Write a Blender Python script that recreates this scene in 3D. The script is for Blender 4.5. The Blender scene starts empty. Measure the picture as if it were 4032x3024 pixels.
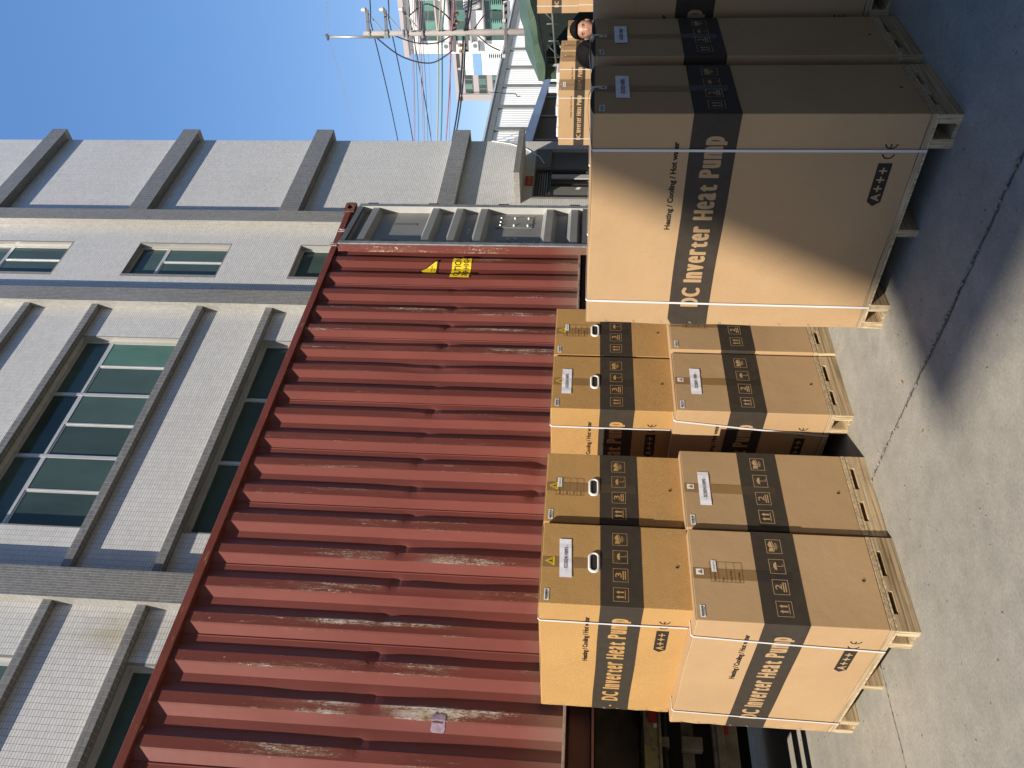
import bpy, bmesh, math, random
import numpy as np
from mathutils import Vector, Matrix, Euler

random.seed(7)
S = bpy.context.scene
COL = S.collection

# ------------------------------------------------------------------ camera, sky, sun, exposure
CAM_F, CAM_YAW, CAM_PITCH, CAM_ROLL, CAM_H = 3064.0, math.radians(45.09), math.radians(4.82), math.radians(1.71), 1.66
cam_d = bpy.data.cameras.new('camera')
cam_d.sensor_fit = 'HORIZONTAL'
cam_d.sensor_width = 36.0
cam_d.lens = CAM_F / 4032.0 * 36.0
cam_d.clip_start = 0.05
cam_d.clip_end = 3000
cam = bpy.data.objects.new('camera', cam_d)
COL.objects.link(cam)
cp, sp = math.cos(CAM_PITCH), math.sin(CAM_PITCH)
FWD = Vector((math.cos(CAM_YAW) * cp, math.sin(CAM_YAW) * cp, sp))
RGT = Vector((math.sin(CAM_YAW), -math.cos(CAM_YAW), 0))
UPV = RGT.cross(FWD)
R2 = math.cos(CAM_ROLL) * RGT + math.sin(CAM_ROLL) * UPV
U2 = -math.sin(CAM_ROLL) * RGT + math.cos(CAM_ROLL) * UPV
# the phone was held upright but the picture is stored on its side
cam.matrix_world = Matrix(((-U2.x, R2.x, -FWD.x, 0), (-U2.y, R2.y, -FWD.y, 0), (-U2.z, R2.z, -FWD.z, CAM_H), (0, 0, 0, 1)))
S.camera = cam

SUN_T = Vector((1.0, 0.435, -0.955)).normalized()      # direction the light travels
SUN_EL = math.asin(-SUN_T.z)
sun_d = bpy.data.lights.new('sun', 'SUN')
sun_d.energy = 5.0
sun_d.angle = math.radians(0.53)
sun_d.color = (1.0, 0.915, 0.785)
sun = bpy.data.objects.new('sun', sun_d)
sun.rotation_euler = SUN_T.to_track_quat('-Z', 'Y').to_euler()
sun.location = (-20, -9, 20)
COL.objects.link(sun)

W = bpy.data.worlds.new('World')
S.world = W
W.use_nodes = True
wn = W.node_tree
for n in list(wn.nodes):
    wn.nodes.remove(n)
wo = wn.nodes.new('ShaderNodeOutputWorld')
wb = wn.nodes.new('ShaderNodeBackground')
sky = wn.nodes.new('ShaderNodeTexSky')
sky.sky_type = 'NISHITA'
sky.sun_disc = False
sky.sun_elevation = SUN_EL
sky.sun_rotation = math.atan2(-SUN_T.x, -SUN_T.y)
sky.altitude = 20
sky.air_density = 1.0
sky.dust_density = 0.1
sky.ozone_density = 2.5
wb.inputs['Strength'].default_value = 0.116
# a phone's tone curve flattens the sky: compress the whole dome evenly, then restore its colour
gm = wn.nodes.new('ShaderNodeGamma'); gm.inputs['Gamma'].default_value = 0.42
hs = wn.nodes.new('ShaderNodeHueSaturation'); hs.inputs['Saturation'].default_value = 2.05; hs.inputs['Hue'].default_value = 0.516; hs.inputs['Value'].default_value = 2.5
wn.links.new(sky.outputs[0], gm.inputs['Color']); wn.links.new(gm.outputs[0], hs.inputs['Color']); wn.links.new(hs.outputs[0], wb.inputs['Color'])
wn.links.new(wb.outputs[0], wo.inputs['Surface'])

S.render.engine = 'CYCLES'
S.view_settings.view_transform = 'Standard'
S.view_settings.look = 'None'
S.view_settings.gamma = 1.0
S.view_settings.use_curve_mapping = False
S.view_settings.exposure = 0.51
S.cycles.max_bounces = 6
S.cycles.diffuse_bounces = 4

# ------------------------------------------------------------------ helpers
class MB:
    """collects faces of one mesh"""
    def __init__(s):
        s.v = []; s.f = []; s.m = []
    def face(s, pts, m=0):
        b = len(s.v); s.v += [tuple(p) for p in pts]; s.f.append(list(range(b, b + len(pts)))); s.m.append(m)
    def box(s, x0, y0, z0, x1, y1, z1, m=0):
        b = len(s.v)
        s.v += [(x0,y0,z0),(x1,y0,z0),(x1,y1,z0),(x0,y1,z0),(x0,y0,z1),(x1,y0,z1),(x1,y1,z1),(x0,y1,z1)]
        for f in ((0,3,2,1),(4,5,6,7),(0,1,5,4),(1,2,6,5),(2,3,7,6),(3,0,4,7)):
            s.f.append([b+i for i in f]); s.m.append(m)
        return s
    def obox(s, c, ex, ey, ez, m=0):
        """box from centre and three half-axis vectors"""
        c = Vector(c); ex = Vector(ex); ey = Vector(ey); ez = Vector(ez)
        b = len(s.v)
        for k in (-1, 1):
            for (i, j) in ((-1,-1),(1,-1),(1,1),(-1,1)):
                s.v.append(tuple(c + i*ex + j*ey + k*ez))
        for f in ((0,3,2,1),(4,5,6,7),(0,1,5,4),(1,2,6,5),(2,3,7,6),(3,0,4,7)):
            s.f.append([b+i for i in f]); s.m.append(m)
        return s
    def prism(s, pts, d, m=0):
        """extrude a planar polygon by vector d"""
        n = len(pts); b = len(s.v); d = Vector(d)
        s.v += [tuple(p) for p in pts] + [tuple(Vector(p) + d) for p in pts]
        s.f.append([b+i for i in range(n)][::-1]); s.m.append(m)
        s.f.append([b+n+i for i in range(n)]); s.m.append(m)
        for i in range(n):
            j = (i+1) % n
            s.f.append([b+i, b+j, b+n+j, b+n+i]); s.m.append(m)
        return s
    def tube(s, p, q, r, n=10, r2=None, m=0):
        return s.path([p, q], r, n, m, r2)
    def path(s, pts, r, n=8, m=0, r2=None):
        pts = [Vector(p) for p in pts]; b = len(s.v); k = len(pts)
        up = None
        for i, p in enumerate(pts):
            if i == 0: t = pts[1] - p
            elif i == k-1: t = p - pts[i-1]
            else: t = pts[i+1] - pts[i-1]
            t.normalize()
            if up is None:
                up = Vector((0,0,1)) if abs(t.z) < .9 else Vector((1,0,0))
            a = t.cross(up).normalized(); up = a.cross(t).normalized()
            rr = r if r2 is None else r + (r2-r)*i/(k-1)
            for j in range(n):
                w = 2*math.pi*j/n
                s.v.append(tuple(p + rr*(math.cos(w)*a + math.sin(w)*up)))
        for i in range(k-1):
            for j in range(n):
                j2 = (j+1) % n
                s.f.append([b+i*n+j, b+i*n+j2, b+(i+1)*n+j2, b+(i+1)*n+j]); s.m.append(m)
        s.f.append([b+j for j in range(n)][::-1]); s.m.append(m)
        s.f.append([b+(k-1)*n+j for j in range(n)]); s.m.append(m)
        return s
    def lathe(s, prof, c, n=16, m=0, axis='z'):
        b = len(s.v); k = len(prof); c = Vector(c)
        for (r, h) in prof:
            for j in range(n):
                w = 2*math.pi*j/n
                o = (r*math.cos(w), r*math.sin(w), h)
                if axis == 'y': o = (o[0], o[2], o[1])
                if axis == 'x': o = (o[2], o[0], o[1])
                s.v.append(tuple(c + Vector(o)))
        for i in range(k-1):
            for j in range(n):
                j2 = (j+1) % n
                s.f.append([b+i*n+j, b+i*n+j2, b+(i+1)*n+j2, b+(i+1)*n+j]); s.m.append(m)
        s.f.append([b+j for j in range(n)][::-1]); s.m.append(m)
        s.f.append([b+(k-1)*n+j for j in range(n)]); s.m.append(m)
        return s
    def mesh(s, name, mats, smooth=False, fix=True):
        me = bpy.data.meshes.new(name)
        me.from_pydata(s.v, [], s.f)
        for mt in (mats if isinstance(mats, (list, tuple)) else [mats]):
            me.materials.append(mt)
        if any(s.m):
            me.polygons.foreach_set('material_index', s.m)
        if smooth:
            me.polygons.foreach_set('use_smooth', [True]*len(me.polygons))
        if fix:
            bm = bmesh.new(); bm.from_mesh(me)
            bmesh.ops.remove_doubles(bm, verts=bm.verts, dist=1e-5)
            bmesh.ops.recalc_face_normals(bm, faces=bm.faces)
            bm.to_mesh(me); bm.free()
        me.update()
        return me

def link(name, data, parent=None, loc=None, rot=None):
    o = bpy.data.objects.new(name, data)
    COL.objects.link(o)
    if parent is not None: o.parent = parent
    if loc is not None: o.location = loc
    if rot is not None: o.rotation_euler = rot
    return o
def obj(name, mb, mats, parent=None, smooth=False, bevel=0, fix=True, loc=None):
    o = link(name, mb.mesh(name, mats, smooth, fix), parent, loc)
    if bevel:
        md = o.modifiers.new('bevel', 'BEVEL'); md.width = bevel; md.segments = 2; md.limit_method = 'ANGLE'; md.angle_limit = math.radians(40)
    return o
def flat(name, mb, mats, parent=None):
    """print and stickers: faces keep the winding they were given"""
    return link(name, mb.mesh(name, mats, False, False), parent)
def tag(o, label, cat, group=None):
    o['label'] = label; o['category'] = cat
    if group: o['group'] = group
    return o
def thing(name, label, cat, loc=(0,0,0), rz=0, group=None):
    o = link(name, None, None, loc, (0,0,rz)); o.empty_display_size = 0.2
    return tag(o, label, cat, group)
def struct(o):
    o['kind'] = 'structure'; return o
def stuff(o):
    o['kind'] = 'stuff'; return o

# ------------------------------------------------------------------ materials
MATS = {}
ALB = 0.82          # one common scale for the reflectance of everything but white paper, plastic and sheet metal
BRIGHT = {'paper', 'white_label', 'yellow_sticker', 'white_strap', 'white_plastic', 'caution_yellow', 'white_profiled_sheet', 'white_render', 'skin', 'white_wrap', 'air_conditioner_white', 'bolt_zinc', 'staple_steel', 'aluminium_frame'}
class NT:
    def __init__(s, name, rough=0.6, metal=0.0, spec=0.5):
        s.m = bpy.data.materials.new(name); s.m.use_nodes = True
        s.t = s.m.node_tree; s.b = s.t.nodes['Principled BSDF']
        s.b.inputs['Roughness'].default_value = rough
        s.b.inputs['Metallic'].default_value = metal
        s.b.inputs['Specular IOR Level'].default_value = spec
        s.co = None
    def n(s, typ, **kw):
        nd = s.t.nodes.new(typ)
        for k, v in kw.items():
            if k in nd.inputs: nd.inputs[k].default_value = v
            else: setattr(nd, k, v)
        return nd
    def l(s, a, b): s.t.links.new(a, b)
    def coord(s, scale=(1,1,1), loc=(0,0,0), world=True):
        if world:
            g = s.n('ShaderNodeNewGeometry').outputs['Position']
        else:
            g = s.n('ShaderNodeTexCoord').outputs['Object']
        mp = s.n('ShaderNodeMapping'); mp.inputs['Scale'].default_value = scale; mp.inputs['Location'].default_value = loc
        s.l(g, mp.inputs['Vector']); return mp.outputs[0]
    def noise(s, vec, scale, detail=4, rough=0.55, dist=0.0):
        nd = s.n('ShaderNodeTexNoise', Scale=scale, Detail=detail, Roughness=rough, Distortion=dist)
        s.l(vec, nd.inputs['Vector']); return nd.outputs['Fac']
    def ramp(s, fac, stops):
        r = s.n('ShaderNodeValToRGB'); e = r.color_ramp.elements
        while len(e) < len(stops): e.new(0.5)
        for i, (p, c) in enumerate(stops):
            e[i].position = p; e[i].color = (c if len(c) == 4 else (*c, 1)) if isinstance(c, tuple) else (c, c, c, 1)
        s.l(fac, r.inputs[0]); return r.outputs[0]
    def mix(s, fac, a, b, mode='MIX'):
        nd = s.n('ShaderNodeMix', data_type='RGBA', blend_type=mode)
        for k, x in ((0, fac), (6, a), (7, b)):
            if hasattr(x, 'links') or isinstance(x, bpy.types.NodeSocket): s.l(x, nd.inputs[k])
            else: nd.inputs[k].default_value = x if k == 0 else ((*x, 1) if len(x) == 3 else x)
        return nd.outputs[2]
    def math(s, op, a, b=0.0, clamp=False):
        nd = s.n('ShaderNodeMath', operation=op); nd.use_clamp = clamp
        for k, x in ((0, a), (1, b)):
            if isinstance(x, bpy.types.NodeSocket): s.l(x, nd.inputs[k])
            else: nd.inputs[k].default_value = x
        return nd.outputs[0]
    def color(s, c):
        k = 1.0 if s.m.name in BRIGHT else ALB
        if isinstance(c, bpy.types.NodeSocket): s.l(s.mix(1.0, c, (k, k, k), 'MULTIPLY') if k != 1.0 else c, s.b.inputs['Base Color'])
        else: s.b.inputs['Base Color'].default_value = (*[x*k for x in c], 1)
    def rough(s, r): s.l(r, s.b.inputs['Roughness'])
    def bump(s, h, strength=0.3, dist=0.01):
        bp = s.n('ShaderNodeBump', Strength=strength, Distance=dist)
        s.l(h, bp.inputs['Height']); s.l(bp.outputs[0], s.b.inputs['Normal'])
def plain(name, c, rough=0.6, metal=0.0, var=0.12, scale=6.0, spec=0.5, bump=0.0):
    k = NT(name, rough, metal, spec)
    v = k.noise(k.coord(), scale, 5)
    lo = tuple(x*(1-var) for x in c); hi = tuple(min(1, x*(1+var)) for x in c)
    k.color(k.ramp(v, [(0.3, lo), (0.7, hi)]))
    if bump: k.bump(v, bump, 0.004)
    MATS[name] = k.m
    return k.m

def mat_concrete():
    k = NT('concrete', 0.85, spec=0.3)
    p = k.coord()
    a = k.noise(p, 0.55, 6, 0.6); b = k.noise(p, 9.0, 6, 0.65); c = k.noise(p, 70.0, 3, 0.6)
    base = k.ramp(a, [(0.30, (0.275, 0.256, 0.214)), (0.72, (0.370, 0.345, 0.290))])
    base = k.mix(0.42, base, k.ramp(b, [(0.25, (0.32,)*3), (0.75, (0.68,)*3)]), 'OVERLAY')
    bl = k.noise(k.coord((0.5, 1.6, 1)), 0.9, 4, 0.6, 1.0)
    base = k.mix(0.5, base, k.ramp(bl, [(0.32, (0.40,)*3), (0.68, (0.58,)*3)]), 'OVERLAY')
    base = k.mix(0.42, base, k.ramp(c, [(0.25, (0.30,)*3), (0.75, (0.70,)*3)]), 'OVERLAY')
    vo = k.n('ShaderNodeTexVoronoi', Scale=16.0); k.l(k.coord((1, 1, 1)), vo.inputs['Vector'])
    pit = k.ramp(vo.outputs['Distance'], [(0.05, 0.1), (0.13, 1.0)])
    pm = k.ramp(k.noise(p, 3.0, 3), [(0.53, 1.0), (0.63, 0.0)])
    pit2 = k.math('MAXIMUM', pit, pm)
    base = k.mix(pit2, (0.075, 0.070, 0.062), base)
    st = k.ramp(k.noise(p, 1.7, 4, 0.5, 0.6), [(0.66, 0.0), (0.80, 0.55)])
    base = k.mix(st, base, (0.12, 0.115, 0.105))
    k.color(base)
    h = k.math('ADD', k.math('MULTIPLY', b, 0.5), k.math('MULTIPLY', pit2, 0.6))
    h = k.math('ADD', h, k.math('MULTIPLY', c, 0.25))
    k.bump(h, 0.35, 0.006)
    return k.m
M_CONC = mat_concrete()
M_JOINT = plain('joint_filler', (0.27, 0.25, 0.20), 0.95, var=0.55, scale=45, bump=0.6)
M_CRACK = plain('joint_dark', (0.11, 0.10, 0.088), 0.95, var=0.4, scale=30)

def mat_card(name, c, mott, flute=0.05):
    k = NT(name, 0.82, spec=0.22)
    p = k.coord()
    a = k.noise(p, 2.2, 4); b = k.noise(p, 160.0, 3, 0.6); d = k.noise(k.coord((1, 1, 0.05)), 320.0, 2)
    lo = tuple(x*(0.94) for x in c); hi = tuple(x*1.05 for x in c)
    col = k.ramp(a, [(0.3, lo), (0.7, hi)])
    col = k.mix(0.5, col, k.ramp(k.n('ShaderNodeObjectInfo').outputs['Random'], [(0.0, (0.44,)*3), (1.0, (0.56,)*3)]), 'OVERLAY')
    col = k.mix(mott, col, k.ramp(b, [(0.35, (0.30,)*3), (0.65, (0.68,)*3)]), 'OVERLAY')
    col = k.mix(flute, col, k.ramp(d, [(0.35, (0.3,)*3), (0.65, (0.7,)*3)]), 'OVERLAY')
    scuff = k.ramp(k.noise(k.coord((1, 1, 2.2)), 5.0, 6, 0.7), [(0.70, 0.0), (0.80, 0.22)])
    col = k.mix(scuff, col, tuple(min(1, x*1.35+0.03) for x in c))
    k.color(col)
    w_ = k.noise(k.coord((1, 1, 1.6), (4, 4, 4)), 4.5, 3, 0.5, 0.6)
    k.bump(k.math('ADD', k.math('ADD', k.math('MULTIPLY', a, 2.2), k.math('MULTIPLY', w_, 0.7)), k.math('MULTIPLY', d, 0.05)), 0.30, 0.009)
    return k.m
M_CARD2 = mat_card('cardboard_tan', (0.500, 0.328, 0.174), 0.12)
M_CARD3 = mat_card('cardboard_kraft', (0.515, 0.300, 0.112), 0.42)
M_CARDIN = plain('cardboard_edge', (0.34, 0.22, 0.11), 0.9, var=0.3, scale=60)
M_BAND = plain('band_print', (0.052, 0.040, 0.029), 0.7, var=0.12, scale=20, spec=0.3)
M_INK = plain('black_print', (0.035, 0.028, 0.022), 0.75, var=0.1, scale=20, spec=0.25)
M_INKB = plain('brown_print', (0.10, 0.045, 0.02), 0.75, var=0.1, scale=20, spec=0.25)
M_TAPE = plain('parcel_tape', (0.315, 0.185, 0.078), 0.35, var=0.06, scale=8, spec=0.5)
M_TAPE2 = plain('parcel_tape_on_band', (0.050, 0.040, 0.032), 0.25, var=0.08, scale=8, spec=0.6)
M_PAPER = plain('paper', (0.80, 0.79, 0.86), 0.7, var=0.08, scale=25)
M_LABEL = plain('white_label', (0.78, 0.78, 0.76), 0.5, var=0.03)
M_GREYPRINT = plain('grey_print', (0.06, 0.06, 0.065), 0.6, var=0.1)
M_YEL = plain('yellow_sticker', (0.80, 0.57, 0.025), 0.45, var=0.05)
M_ORANGE = plain('orange_print', (0.75, 0.36, 0.06), 0.5, var=0.05)
M_STRAP = plain('white_strap', (0.62, 0.60, 0.60), 0.35, var=0.04)
M_RING = plain('white_plastic', (0.66, 0.63, 0.60), 0.4, var=0.05)
M_HOLE = plain('dark_hole', (0.028, 0.022, 0.017), 0.9, var=0.2)
M_STAPLE = plain('staple_steel', (0.7, 0.66, 0.58), 0.35, metal=0.6, var=0.1)

def mat_ply(name, sc, lo=(0.26, 0.17, 0.085), hi=(0.60, 0.46, 0.29)):
    k = NT(name, 0.75, spec=0.3)
    a = k.noise(k.coord(sc), 1.0, 3, 0.6); b = k.noise(k.coord(tuple(x*0.35+3 for x in sc)), 1.0, 4, 0.6)
    col = k.ramp(a, [(0.34, lo), (0.48, tuple((x+y)/2 for x, y in zip(lo, hi))), (0.66, hi)])
    col = k.mix(0.4, col, k.ramp(b, [(0.3, (0.32,)*3), (0.7, (0.68,)*3)]), 'OVERLAY')
    o = k.n('ShaderNodeObjectInfo').outputs['Random']
    col = k.mix(0.75, col, k.ramp(o, [(0.0, (0.38,)*3), (1.0, (0.60,)*3)]), 'OVERLAY')
    d = k.noise(k.coord(), 9.0, 6, 0.7)
    col = k.mix(k.ramp(d, [(0.58, 0.0), (0.72, 0.5)]), col, (0.16, 0.11, 0.07))
    k.color(col); k.bump(a, 0.5, 0.004)
    return k.m
M_PLYX = mat_ply('plywood_face', (2.0, 60.0, 75.0))
M_PLYE = mat_ply('plywood_end', (60.0, 110.0, 7.0), (0.36, 0.25, 0.13), (0.70, 0.56, 0.36))
M_PLYY = mat_ply('plywood_deck', (70.0, 2.5, 95.0), (0.38, 0.27, 0.15), (0.66, 0.52, 0.33))

def mat_container():
    k = NT('container_red_paint', 0.42, spec=0.4)
    p = k.coord()
    a = k.noise(k.coord((1.2, 1, 0.35)), 2.0, 5)
    red = k.ramp(a, [(0.3, (0.195, 0.056, 0.046)), (0.7, (0.262, 0.077, 0.063))])
    # faded dusty flanks
    # wear sits on the outermost flats, where ropes and neighbours rub
    sep = k.n('ShaderNodeSeparateXYZ'); g = k.n('ShaderNodeNewGeometry'); k.l(g.outputs['Position'], sep.inputs[0])
    outer = k.ramp(k.math('SUBTRACT', 4.8475, sep.outputs['Y']), [(0.0, 0.0), (0.006, 1.0)])
    streak = k.noise(k.coord((9.0, 9.0, 0.55), (3, 0, 0)), 1.6, 6, 0.62, 0.4)
    fine = k.noise(k.coord((46.0, 14.0, 9.0)), 2.4, 9, 0.8, 1.5)
    zmid = k.ramp(k.math('ABSOLUTE', k.math('SUBTRACT', sep.outputs['Z'], 2.95)), [(0.25, 1.0), (1.35, 0.0)])
    big = k.noise(k.coord((1.1, 1, 0.25), (7, 0, 1)), 1.4, 2)
    amt = k.math('ADD', streak, k.math('MULTIPLY', k.math('SUBTRACT', zmid, 0.5), 0.10))
    amt = k.math('ADD', amt, k.math('MULTIPLY', k.math('SUBTRACT', big, 0.5), 0.35))
    m1 = k.math('MULTIPLY', k.ramp(k.math('ADD', amt, k.math('MULTIPLY', k.math('SUBTRACT', fine, 0.5), 1.15)), [(0.64, 0.0), (0.675, 1.0)]), outer)
    m2 = k.math('MULTIPLY', k.ramp(k.math('ADD', amt, k.math('MULTIPLY', k.math('SUBTRACT', fine, 0.5), 0.6)), [(0.52, 0.0), (0.62, 1.0)]), outer)
    darker = k.math('MULTIPLY', outer, 0.55)
    red = k.mix(darker, red, (0.130, 0.034, 0.024))
    red = k.mix(k.math('MULTIPLY', m2, 0.55), red, (0.25, 0.135, 0.085))
    chip = k.ramp(k.noise(k.coord((6, 3, 5)), 2.0, 4), [(0.35, (0.30, 0.19, 0.09)), (0.5, (0.60, 0.52, 0.44)), (0.65, (0.66, 0.65, 0.63))])
    red = k.mix(m1, red, chip)
    scr = k.noise(k.coord((55.0, 20.0, 3.0), (1, 2, 5)), 1.3, 3, 0.6, 2.0)
    sm = k.math('MULTIPLY', k.ramp(scr, [(0.70, 0.0), (0.74, 0.75)]), k.math('ADD', k.math('MULTIPLY', outer, 0.85), 0.12))
    red = k.mix(sm, red, (0.50, 0.30, 0.22))
    spk = k.noise(k.coord((85.0, 30.0, 38.0), (2, 1, 3)), 1.0, 4, 0.6, 0.8)
    spm = k.math('MULTIPLY', k.ramp(k.math('ADD', spk, k.math('MULTIPLY', k.math('SUBTRACT', big, 0.5), 0.3)), [(0.70, 0.0), (0.73, 0.9)]), outer)
    red = k.mix(spm, red, (0.62, 0.56, 0.48))
    dust = k.ramp(k.math('ADD', sep.outputs['Z'], k.math('MULTIPLY', a, 0.25)), [(0.0, 0.0), (1.0, 0.0)])
    dz = k.ramp(k.math('SUBTRACT', sep.outputs['Z'], 1.68), [(0.02, 0.55), (0.30, 0.0)])
    red = k.mix(dz, red, (0.26, 0.17, 0.13))
    k.color(red)
    k.bump(k.math('ADD', k.noise(p, 3.0, 3), k.math('MULTIPLY', m1, -0.06)), 0.18, 0.02)
    return k.m
M_CONT = mat_container()
M_RAIL = None
def mat_rail():
    k = NT('container_rail_paint', 0.5, spec=0.4)
    a = k.noise(k.coord(), 3.0, 5); w = k.noise(k.coord((0.7, 1, 6)), 11.0, 6, 0.7)
    c = k.ramp(a, [(0.3, (0.16, 0.042, 0.03)), (0.7, (0.22, 0.056, 0.042))])
    c = k.mix(k.ramp(w, [(0.60, 0.0), (0.66, 0.8)]), c, (0.46, 0.33, 0.20))
    k.color(c); return k.m
M_RAIL = mat_rail()
M_RAILD = plain('shade_dark_rail_paint', (0.075, 0.022, 0.016), 0.6, var=0.3, scale=5)  # rail red darkened so the shade under the lip is in the colour
M_RUST = plain('rusty_steel', (0.17, 0.075, 0.042), 0.85, var=0.5, scale=22, bump=0.4)
M_DOORG = plain('door_grey_paint', (0.30, 0.30, 0.285), 0.45, var=0.10, scale=3)
M_DOORD = plain('door_grey_dark', (0.155, 0.16, 0.165), 0.5, var=0.12, scale=3)
M_DOORT = plain('grey_tape', (0.17, 0.185, 0.175), 0.5, var=0.06, scale=3)
M_GASK = plain('door_gasket', (0.30, 0.32, 0.335), 0.55, var=0.30, scale=16)
M_BOLT = plain('bolt_zinc', (0.70, 0.68, 0.60), 0.35, metal=0.4, var=0.1)
M_CAUT = plain('caution_yellow', (0.85, 0.62, 0.03), 0.45, var=0.06)
M_CAUTK = plain('caution_black', (0.03, 0.03, 0.032), 0.5, var=0.1)

def mat_tile(name, c, var, rough=0.22):
    k = NT(name, rough, spec=0.5)
    r = k.n('ShaderNodeNewGeometry').outputs['Random Per Island']
    o = k.n('ShaderNodeObjectInfo').outputs['Random']
    rr = k.math('FRACT', k.math('ADD', r, o))
    a = k.noise(k.coord(), 0.5, 3)
    lo = tuple(x*(1-var) for x in c); hi = tuple(min(1, x*(1+var)) for x in c)
    col = k.ramp(rr, [(0.0, lo), (1.0, hi)])
    col = k.mix(0.35, col, k.ramp(a, [(0.3, (0.40,)*3), (0.7, (0.60,)*3)]), 'OVERLAY')
    st = k.noise(k.coord((3.2, 3.2, 0.22)), 2.0, 5, 0.6)
    col = k.mix(0.5, col, k.ramp(st, [(0.30, (0.40,)*3), (0.62, (0.53,)*3)]), 'OVERLAY')
    if name == 'pale_wall_tile':
        # rusty run-off stain above the low ledge beside the left pier
        g = k.n('ShaderNodeNewGeometry'); df = k.n('ShaderNodeVectorMath', operation='SUBTRACT'); k.l(g.outputs['Position'], df.inputs[0]); df.inputs[1].default_value = (5.45, 11.43, 8.85)
        sc = k.n('ShaderNodeVectorMath', operation='MULTIPLY'); k.l(df.outputs[0], sc.inputs[0]); sc.inputs[1].default_value = (2.0, 0.3, 1.1)
        ln = k.n('ShaderNodeVectorMath', operation='LENGTH'); k.l(sc.outputs[0], ln.inputs[0])
        q = k.math('ADD', ln.outputs['Value'], k.math('MULTIPLY', k.math('SUBTRACT', st, 0.5), 1.4))
        col = k.mix(k.ramp(q, [(0.15, 0.5), (0.95, 0.0)]), col, (0.42, 0.33, 0.14))
    k.color(col)
    return k.m
M_TILEL = mat_tile('pale_wall_tile', (0.72, 0.708, 0.69), 0.055)
M_TILED = mat_tile('grey_pier_tile', (0.225, 0.220, 0.214), 0.11)
M_TILEW = mat_tile('cream_reveal_tile', (0.36, 0.35, 0.325), 0.08)
M_GROUTL = plain('wall_grout', (0.27, 0.262, 0.25), 0.9, var=0.08)
M_GROUTD = plain('pier_grout', (0.50, 0.48, 0.41), 0.9, var=0.15)
M_FRAME = plain('aluminium_frame', (0.52, 0.52, 0.50), 0.35, metal=0.3, var=0.05)
M_FRAMED = plain('dark_frame', (0.055, 0.06, 0.065), 0.4, var=0.1)
def mat_glass(name, c, rough=0.12):
    k = NT(name, rough, spec=0.35)
    a = k.noise(k.coord((1, 1, 0.35)), 1.1, 4)
    o = k.n('ShaderNodeObjectInfo').outputs['Random']
    v = k.math('ADD', k.math('MULTIPLY', a, 0.7), k.math('MULTIPLY', o, 0.35))
    k.color(k.ramp(v, [(0.25, tuple(x*0.6 for x in c)), (0.75, tuple(x*1.35 for x in c))]))
    k.bump(k.noise(k.coord(), 0.7, 3), 0.06, 0.03)
    return k.m
M_GLASS = mat_glass('green_tinted_glass', (0.062, 0.098, 0.084))
M_GLASSL = mat_glass('green_glass_with_curtain', (0.12, 0.25, 0.195), 0.25)
M_GLASSD = mat_glass('dark_glass', (0.15, 0.15, 0.14), 0.3)
M_REDSIGN = plain('red_sign', (0.42, 0.035, 0.025), 0.5, var=0.08)
M_GOLD = plain('gold_print', (0.62, 0.42, 0.12), 0.5, var=0.1)
M_RECESS = plain('recess_paint', (0.30, 0.29, 0.28), 0.8, var=0.1)
M_LOUVRE = plain('louvre_dark', (0.075, 0.073, 0.07), 0.5, var=0.2)
M_PLAST = plain('plain_render', (0.42, 0.42, 0.41), 0.85, var=0.08)

# ------------------------------------------------------------------ text helper
_txt = {}
def text_geo(s, size, weight=0.0, spacing=1.0):
    key = (s, size, weight, spacing)
    if key in _txt: return _txt[key]
    cu = bpy.data.curves.new('t', 'FONT'); cu.body = s; cu.size = size; cu.offset = weight; cu.space_character = spacing
    cu.dimensions = '2D'; cu.fill_mode = 'FRONT'; cu.resolution_u = 3
    o = bpy.data.objects.new('t', cu); COL.objects.link(o)
    dg = bpy.context.evaluated_depsgraph_get(); dg.update()
    me = o.evaluated_get(dg).to_mesh()
    v = [(p.co.x, p.co.y) for p in me.vertices]; f = [list(p.vertices) for p in me.polygons]
    o.evaluated_get(dg).to_mesh_clear()
    bpy.data.objects.remove(o); bpy.data.curves.remove(cu)
    xs = [a for a, b in v] or [0]
    v = [(a - min(xs), b) for a, b in v]
    _txt[key] = (v, f, max(xs) - min(xs)); return _txt[key]
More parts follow.
